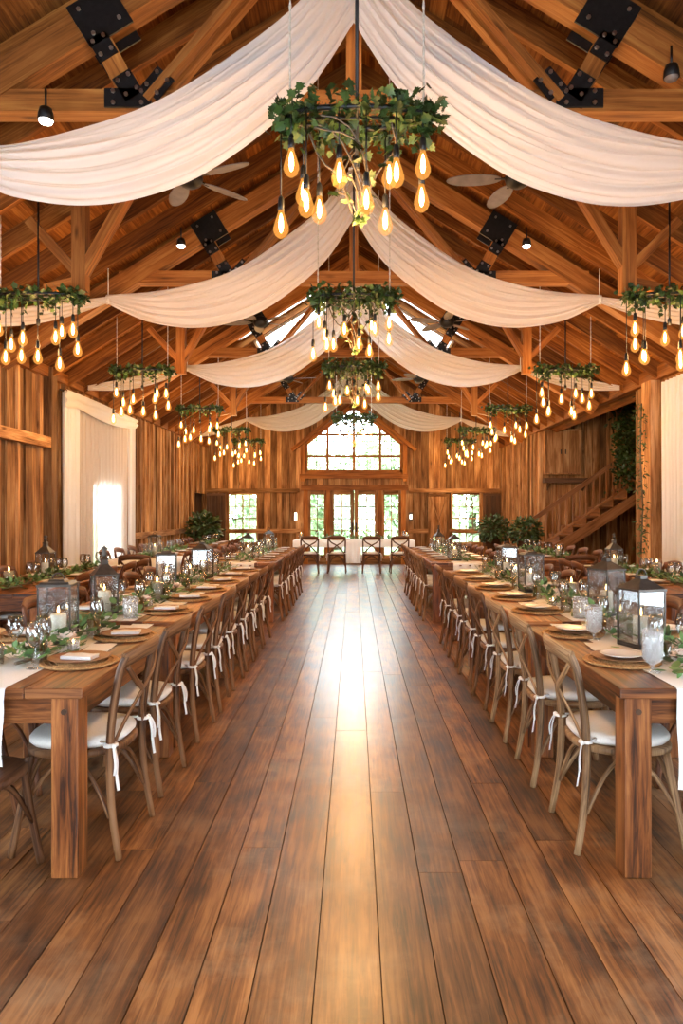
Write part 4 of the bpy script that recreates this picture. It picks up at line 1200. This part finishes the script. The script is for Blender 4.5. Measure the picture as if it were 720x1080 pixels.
# ---- outer tables along the walls
def outer(side, y0, y1, ys, name, clothed, x_in=2.66, x_out=3.52, wall_side=True):
    s = side; h = .76
    make_table(min(s*x_in, s*x_out), max(s*x_in, s*x_out), y0, y1, h, 'long table near the wall, ' + name, 'farm tables near the walls')
    zt = h
    if clothed:
        # white cloth over the table, hanging all round
        a0, a1 = s*x_in - s*.012, s*x_out + s*.012
        m = MB(); lo, hi = min(a0, a1), max(a0, a1)
        per = []
        def seg(p, q, n):
            for i in range(n): per.append((p[0]+(q[0]-p[0])*i/n, p[1]+(q[1]-p[1])*i/n))
        A = (lo, y0-.012); B_ = (hi, y0-.012); C_ = (hi, y1+.012); D_ = (lo, y1+.012)
        seg(A, B_, 24); seg(B_, C_, 60); seg(C_, D_, 24); seg(D_, A, 60)
        per.append(per[0])
        cx, cy = (lo+hi)/2, (y0+y1)/2
        P = []
        for i, (px, py) in enumerate(per):
            rowp = [(cx, cy, h+.004), (px, py, h+.004)]
            for j in range(1, 5):
                f = .012*math.sin(i*.9)*j/4 + .006*j/4
                d = V((px-cx, py-cy, 0)); d = V((math.copysign(1, d.x) if abs(abs(px-cx)-(hi-lo)/2) < 1e-3 else 0, math.copysign(1, d.y) if abs(abs(py-cy)-(y1-y0+.024)/2) < 1e-3 else 0, 0))
                rowp.append((px+d.x*f, py+d.y*f, h+.004-.115*j))
            P.append(rowp)
        m.grid(P, len(per), 6); tag(m.build('tablecloth', M['linen']), 'white tablecloth over the ' + name, 'tablecloth', 'white tablecloths')
        zt = h+.006
    for i, y in enumerate(ys):
        chair(s*(x_in+(.145 if not clothed else .06)), y, 0 if s > 0 else PI, 'dark brown cross-back chair, %s from the near end, aisle side of %s' % (ORD[i], name), 'chairs at the wall tables', tint(RED))
        if wall_side: chair(s*(x_out-(.145 if not clothed else .06)), y, PI if s > 0 else 0, 'dark brown cross-back chair, %s from the near end, wall side of %s' % (ORD[i], name), 'chairs at the wall tables', tint(RED))
        setting(s*(x_in+.2), y, zt, s, '%s seat, aisle side of %s' % (ORD[i], name), False, True)
        setting(s*(x_out-.2), y, zt, -s, '%s seat, wall side of %s' % (ORD[i], name), False, True)
    xm = s*(x_in+x_out)/2
    garland(xm, y0+.25, y1-.25, zt+.004, 'green garland along the ' + name, int(y0*10)+s, 110, roses=False)
    return zt
for s in (-1, 1):
    nm = 'left' if s < 0 else 'right'
    outer(s, 6.0, 9.0, [6.75, 7.42, 8.09, 8.6], nm + ' front wall table', False)
    outer(s, 10.1, 13.1, [10.6, 11.25, 11.9, 12.55], nm + ' middle wall table', s < 0)
    if s < 0: outer(s, 14.3, 16.2, [14.75, 15.3, 15.8], 'left rear wall table', False)
lantern('finial', -3.25, 7.5, .7645, 'tall finial lantern on the front wall table, left', 'lantern of the left front wall table')
lantern('flat', -3.05, 10.9, .7705, 'flat-topped lantern on the clothed wall table, left', 'lantern of the clothed left wall table')
lantern('finial', 3.0, 8.2, .7645, 'tall finial lantern on the front wall table, right', 'lantern of the right front wall table')
hurricane(-3.2, 6.6, .7645, 'on the left front wall table')
hurricane(3.28, 7.7, .7645, 'on the right front wall table')
hurricane(3.05, 10.6, .7645, 'on the right middle wall table')
# end chairs facing down the room
for (x_, y, rz, lab) in ((-3.06, 5.72, PI/2, 'dark cross-back chair at the near end of the left front wall table'),
                         (-2.95, 9.74, PI/2, 'dark cross-back chair at the near end of the clothed wall table'),
                         (3.06, 5.72, PI/2, 'dark cross-back chair at the near end of the right front wall table'),
                         (3.05, 9.72, PI/2, 'dark cross-back chair at the near end of the right middle wall table'),
                         (-1.51, 2.72, PI/2, 'plain brown chair at the near end of the front left table')):
    o = chair(x_, y, rz, lab, 'end chairs', tint((.34,.20,.13,1)), .1 if y > 3 else .0)
    if y < 3:
        for c in list(o.children):
            if c.name.startswith('cushion'):
                for d in list(c.children): bpy.data.objects.remove(d)
                bpy.data.objects.remove(c)

# ---- head table in front of the doors
make_table(-1.45, 1.45, 17.15, 17.95, .76, 'head table across the aisle in front of the glazed doors', None)
m = MB(); P = []
pts = [(17.12, .60), (17.125, .75), (17.14, .7635), (17.3, .764), (17.8, .764), (17.96, .7635), (17.975, .75), (17.98, .60)]
for (y, z) in pts: P.append([(-1.47+2.94*j/50, y + (.008*math.sin(j*1.1) if z < .7 else 0), z) for j in range(51)])
m.grid(P, len(pts), 51); tag(m.build('tablecloth', M['linen']), 'short white cloth on the head table', 'tablecloth')
runner(-.01, .36, 17.10, 17.9, .768, .55, 'white runner hanging off the front of the head table')
for i, x_ in enumerate((-1.06, -.40, .42, 1.08)):
    chair(x_, 17.0, PI/2, 'dark cross-back chair at the head table, %s from the left' % ORD[i], 'chairs at the head table', tint((.30,.18,.12,1)), .08)
    setting(x_, 17.36, .7715, 0, '%s seat of the head table' % ORD[i], False, True) if False else None
    put('charger', x_, 17.35, .7725, 0, 'rattan charger at the head table, %s from the left' % ORD[i], 'charger plate', 'rattan chargers')
    put('wine', x_+.15, 17.6, .7725, 0, 'wine glass at the head table, %s from the left' % ORD[i], 'glass', 'wine glasses')
for x_, w in ((-1.3, 'left'), (1.3, 'right')): hurricane(x_, 17.55, .7725, 'at the %s end of the head table' % w)
o = MB()
rr = random.Random(4)
for i in range(260):
    x_ = rr.uniform(-1.1, 1.1); o.leaf((x_, 17.62+rr.gauss(0,.06), .785+rr.random()*.06), (rr.uniform(-1,1), rr.uniform(-1,1), rr.uniform(-.1,.8)), (0,0,1), rr.uniform(.05,.10), OVAL)
s_ = MB(); s_.tube([(-1.1,17.62,.785),(0,17.63,.787),(1.1,17.62,.785)], .008, 6)
g_ = s_.build('greenery_garland', M['bark']); tag(g_, 'green garland along the head table', 'garland'); o.build('foliage', M['euc'], g_)

# ------------------------------------------------------------------ outside: trees behind the windows
def make_tree(seed, n=2600):
    rr = random.Random(seed)
    r = empty('garden_tree')
    m = MB(); m.tube([(0,0,0),(.05,0,1.2),(-.05,.05,2.6),(0,0,4.2)], [.2,.16,.12,.05], 8); m.build('trunk', M['bark'], r)
    m = MB()
    blobs = [(V((rr.gauss(0,1.0), rr.gauss(0,.8), rr.uniform(1.0,4.6))), rr.uniform(.7,1.2)) for _ in range(14)]
    for i in range(n):
        c, q = rr.choice(blobs); v = V((rr.gauss(0,1), rr.gauss(0,1), rr.gauss(0,1))).normalized()*q*rr.random()**.3
        m.leaf(c+v, v + V((rr.uniform(-1,1), rr.uniform(-1,1), rr.uniform(-1,.3))), (rr.uniform(-1,1), rr.uniform(-1,1), 1), rr.uniform(.18,.34), OVAL)
    m.build('crown', M['treeleaf'], r)
    return r
t0 = make_tree(1)
for k, (x_, y, rz, sc_) in enumerate(((-6.2, 27, 0, 1), (-3.4, 29, 1, 1.1), (-.7, 31, 2, .9), (2.0, 29.5, 3, 1.0), (4.6, 27.5, 4, 1.05), (7.2, 28.5, 5, 1.1))):
    o = t0 if k == 0 else dup(t0)
    o.location = (x_, y, -.2); o.rotation_euler.z = rz; o.scale = (sc_, sc_, sc_)
    tag(o, 'pale green garden tree outside the far windows, %s from the left' % ORD[k], 'tree', 'trees outside the far windows')

# ------------------------------------------------------------------ world, camera, view
w = bpy.data.worlds.new('overcast_sky'); sc.world = w; w.use_nodes = True
nt = w.node_tree; bg = nt.nodes['Background']
bg.inputs[0].default_value = (.78, .90, 1.0, 1); bg.inputs[1].default_value = 14.0

cam = bpy.data.cameras.new('camera'); co = bpy.data.objects.new('camera', cam); COL.objects.link(co)
co.location = (0, 0, 1.45); co.rotation_euler = (PI/2, 0, 0)
cam.sensor_fit = 'VERTICAL'; cam.sensor_height = 36; cam.sensor_width = 24
cam.lens = 750/1080*36
cam.shift_x = -13/1080
cam.clip_start = .05; cam.clip_end = 300
sc.camera = co
vs = sc.view_settings
vs.view_transform = 'Standard'; vs.look = 'None'; vs.exposure = 0.28; vs.gamma = 1; vs.use_curve_mapping = False
cy = sc.cycles
cy.use_denoising = True
cy.max_bounces = 8; cy.diffuse_bounces = 2; cy.glossy_bounces = 3; cy.transmission_bounces = 4; cy.transparent_max_bounces = 24
cy.sample_clamp_indirect = 6; cy.caustics_reflective = False; cy.caustics_refractive = False
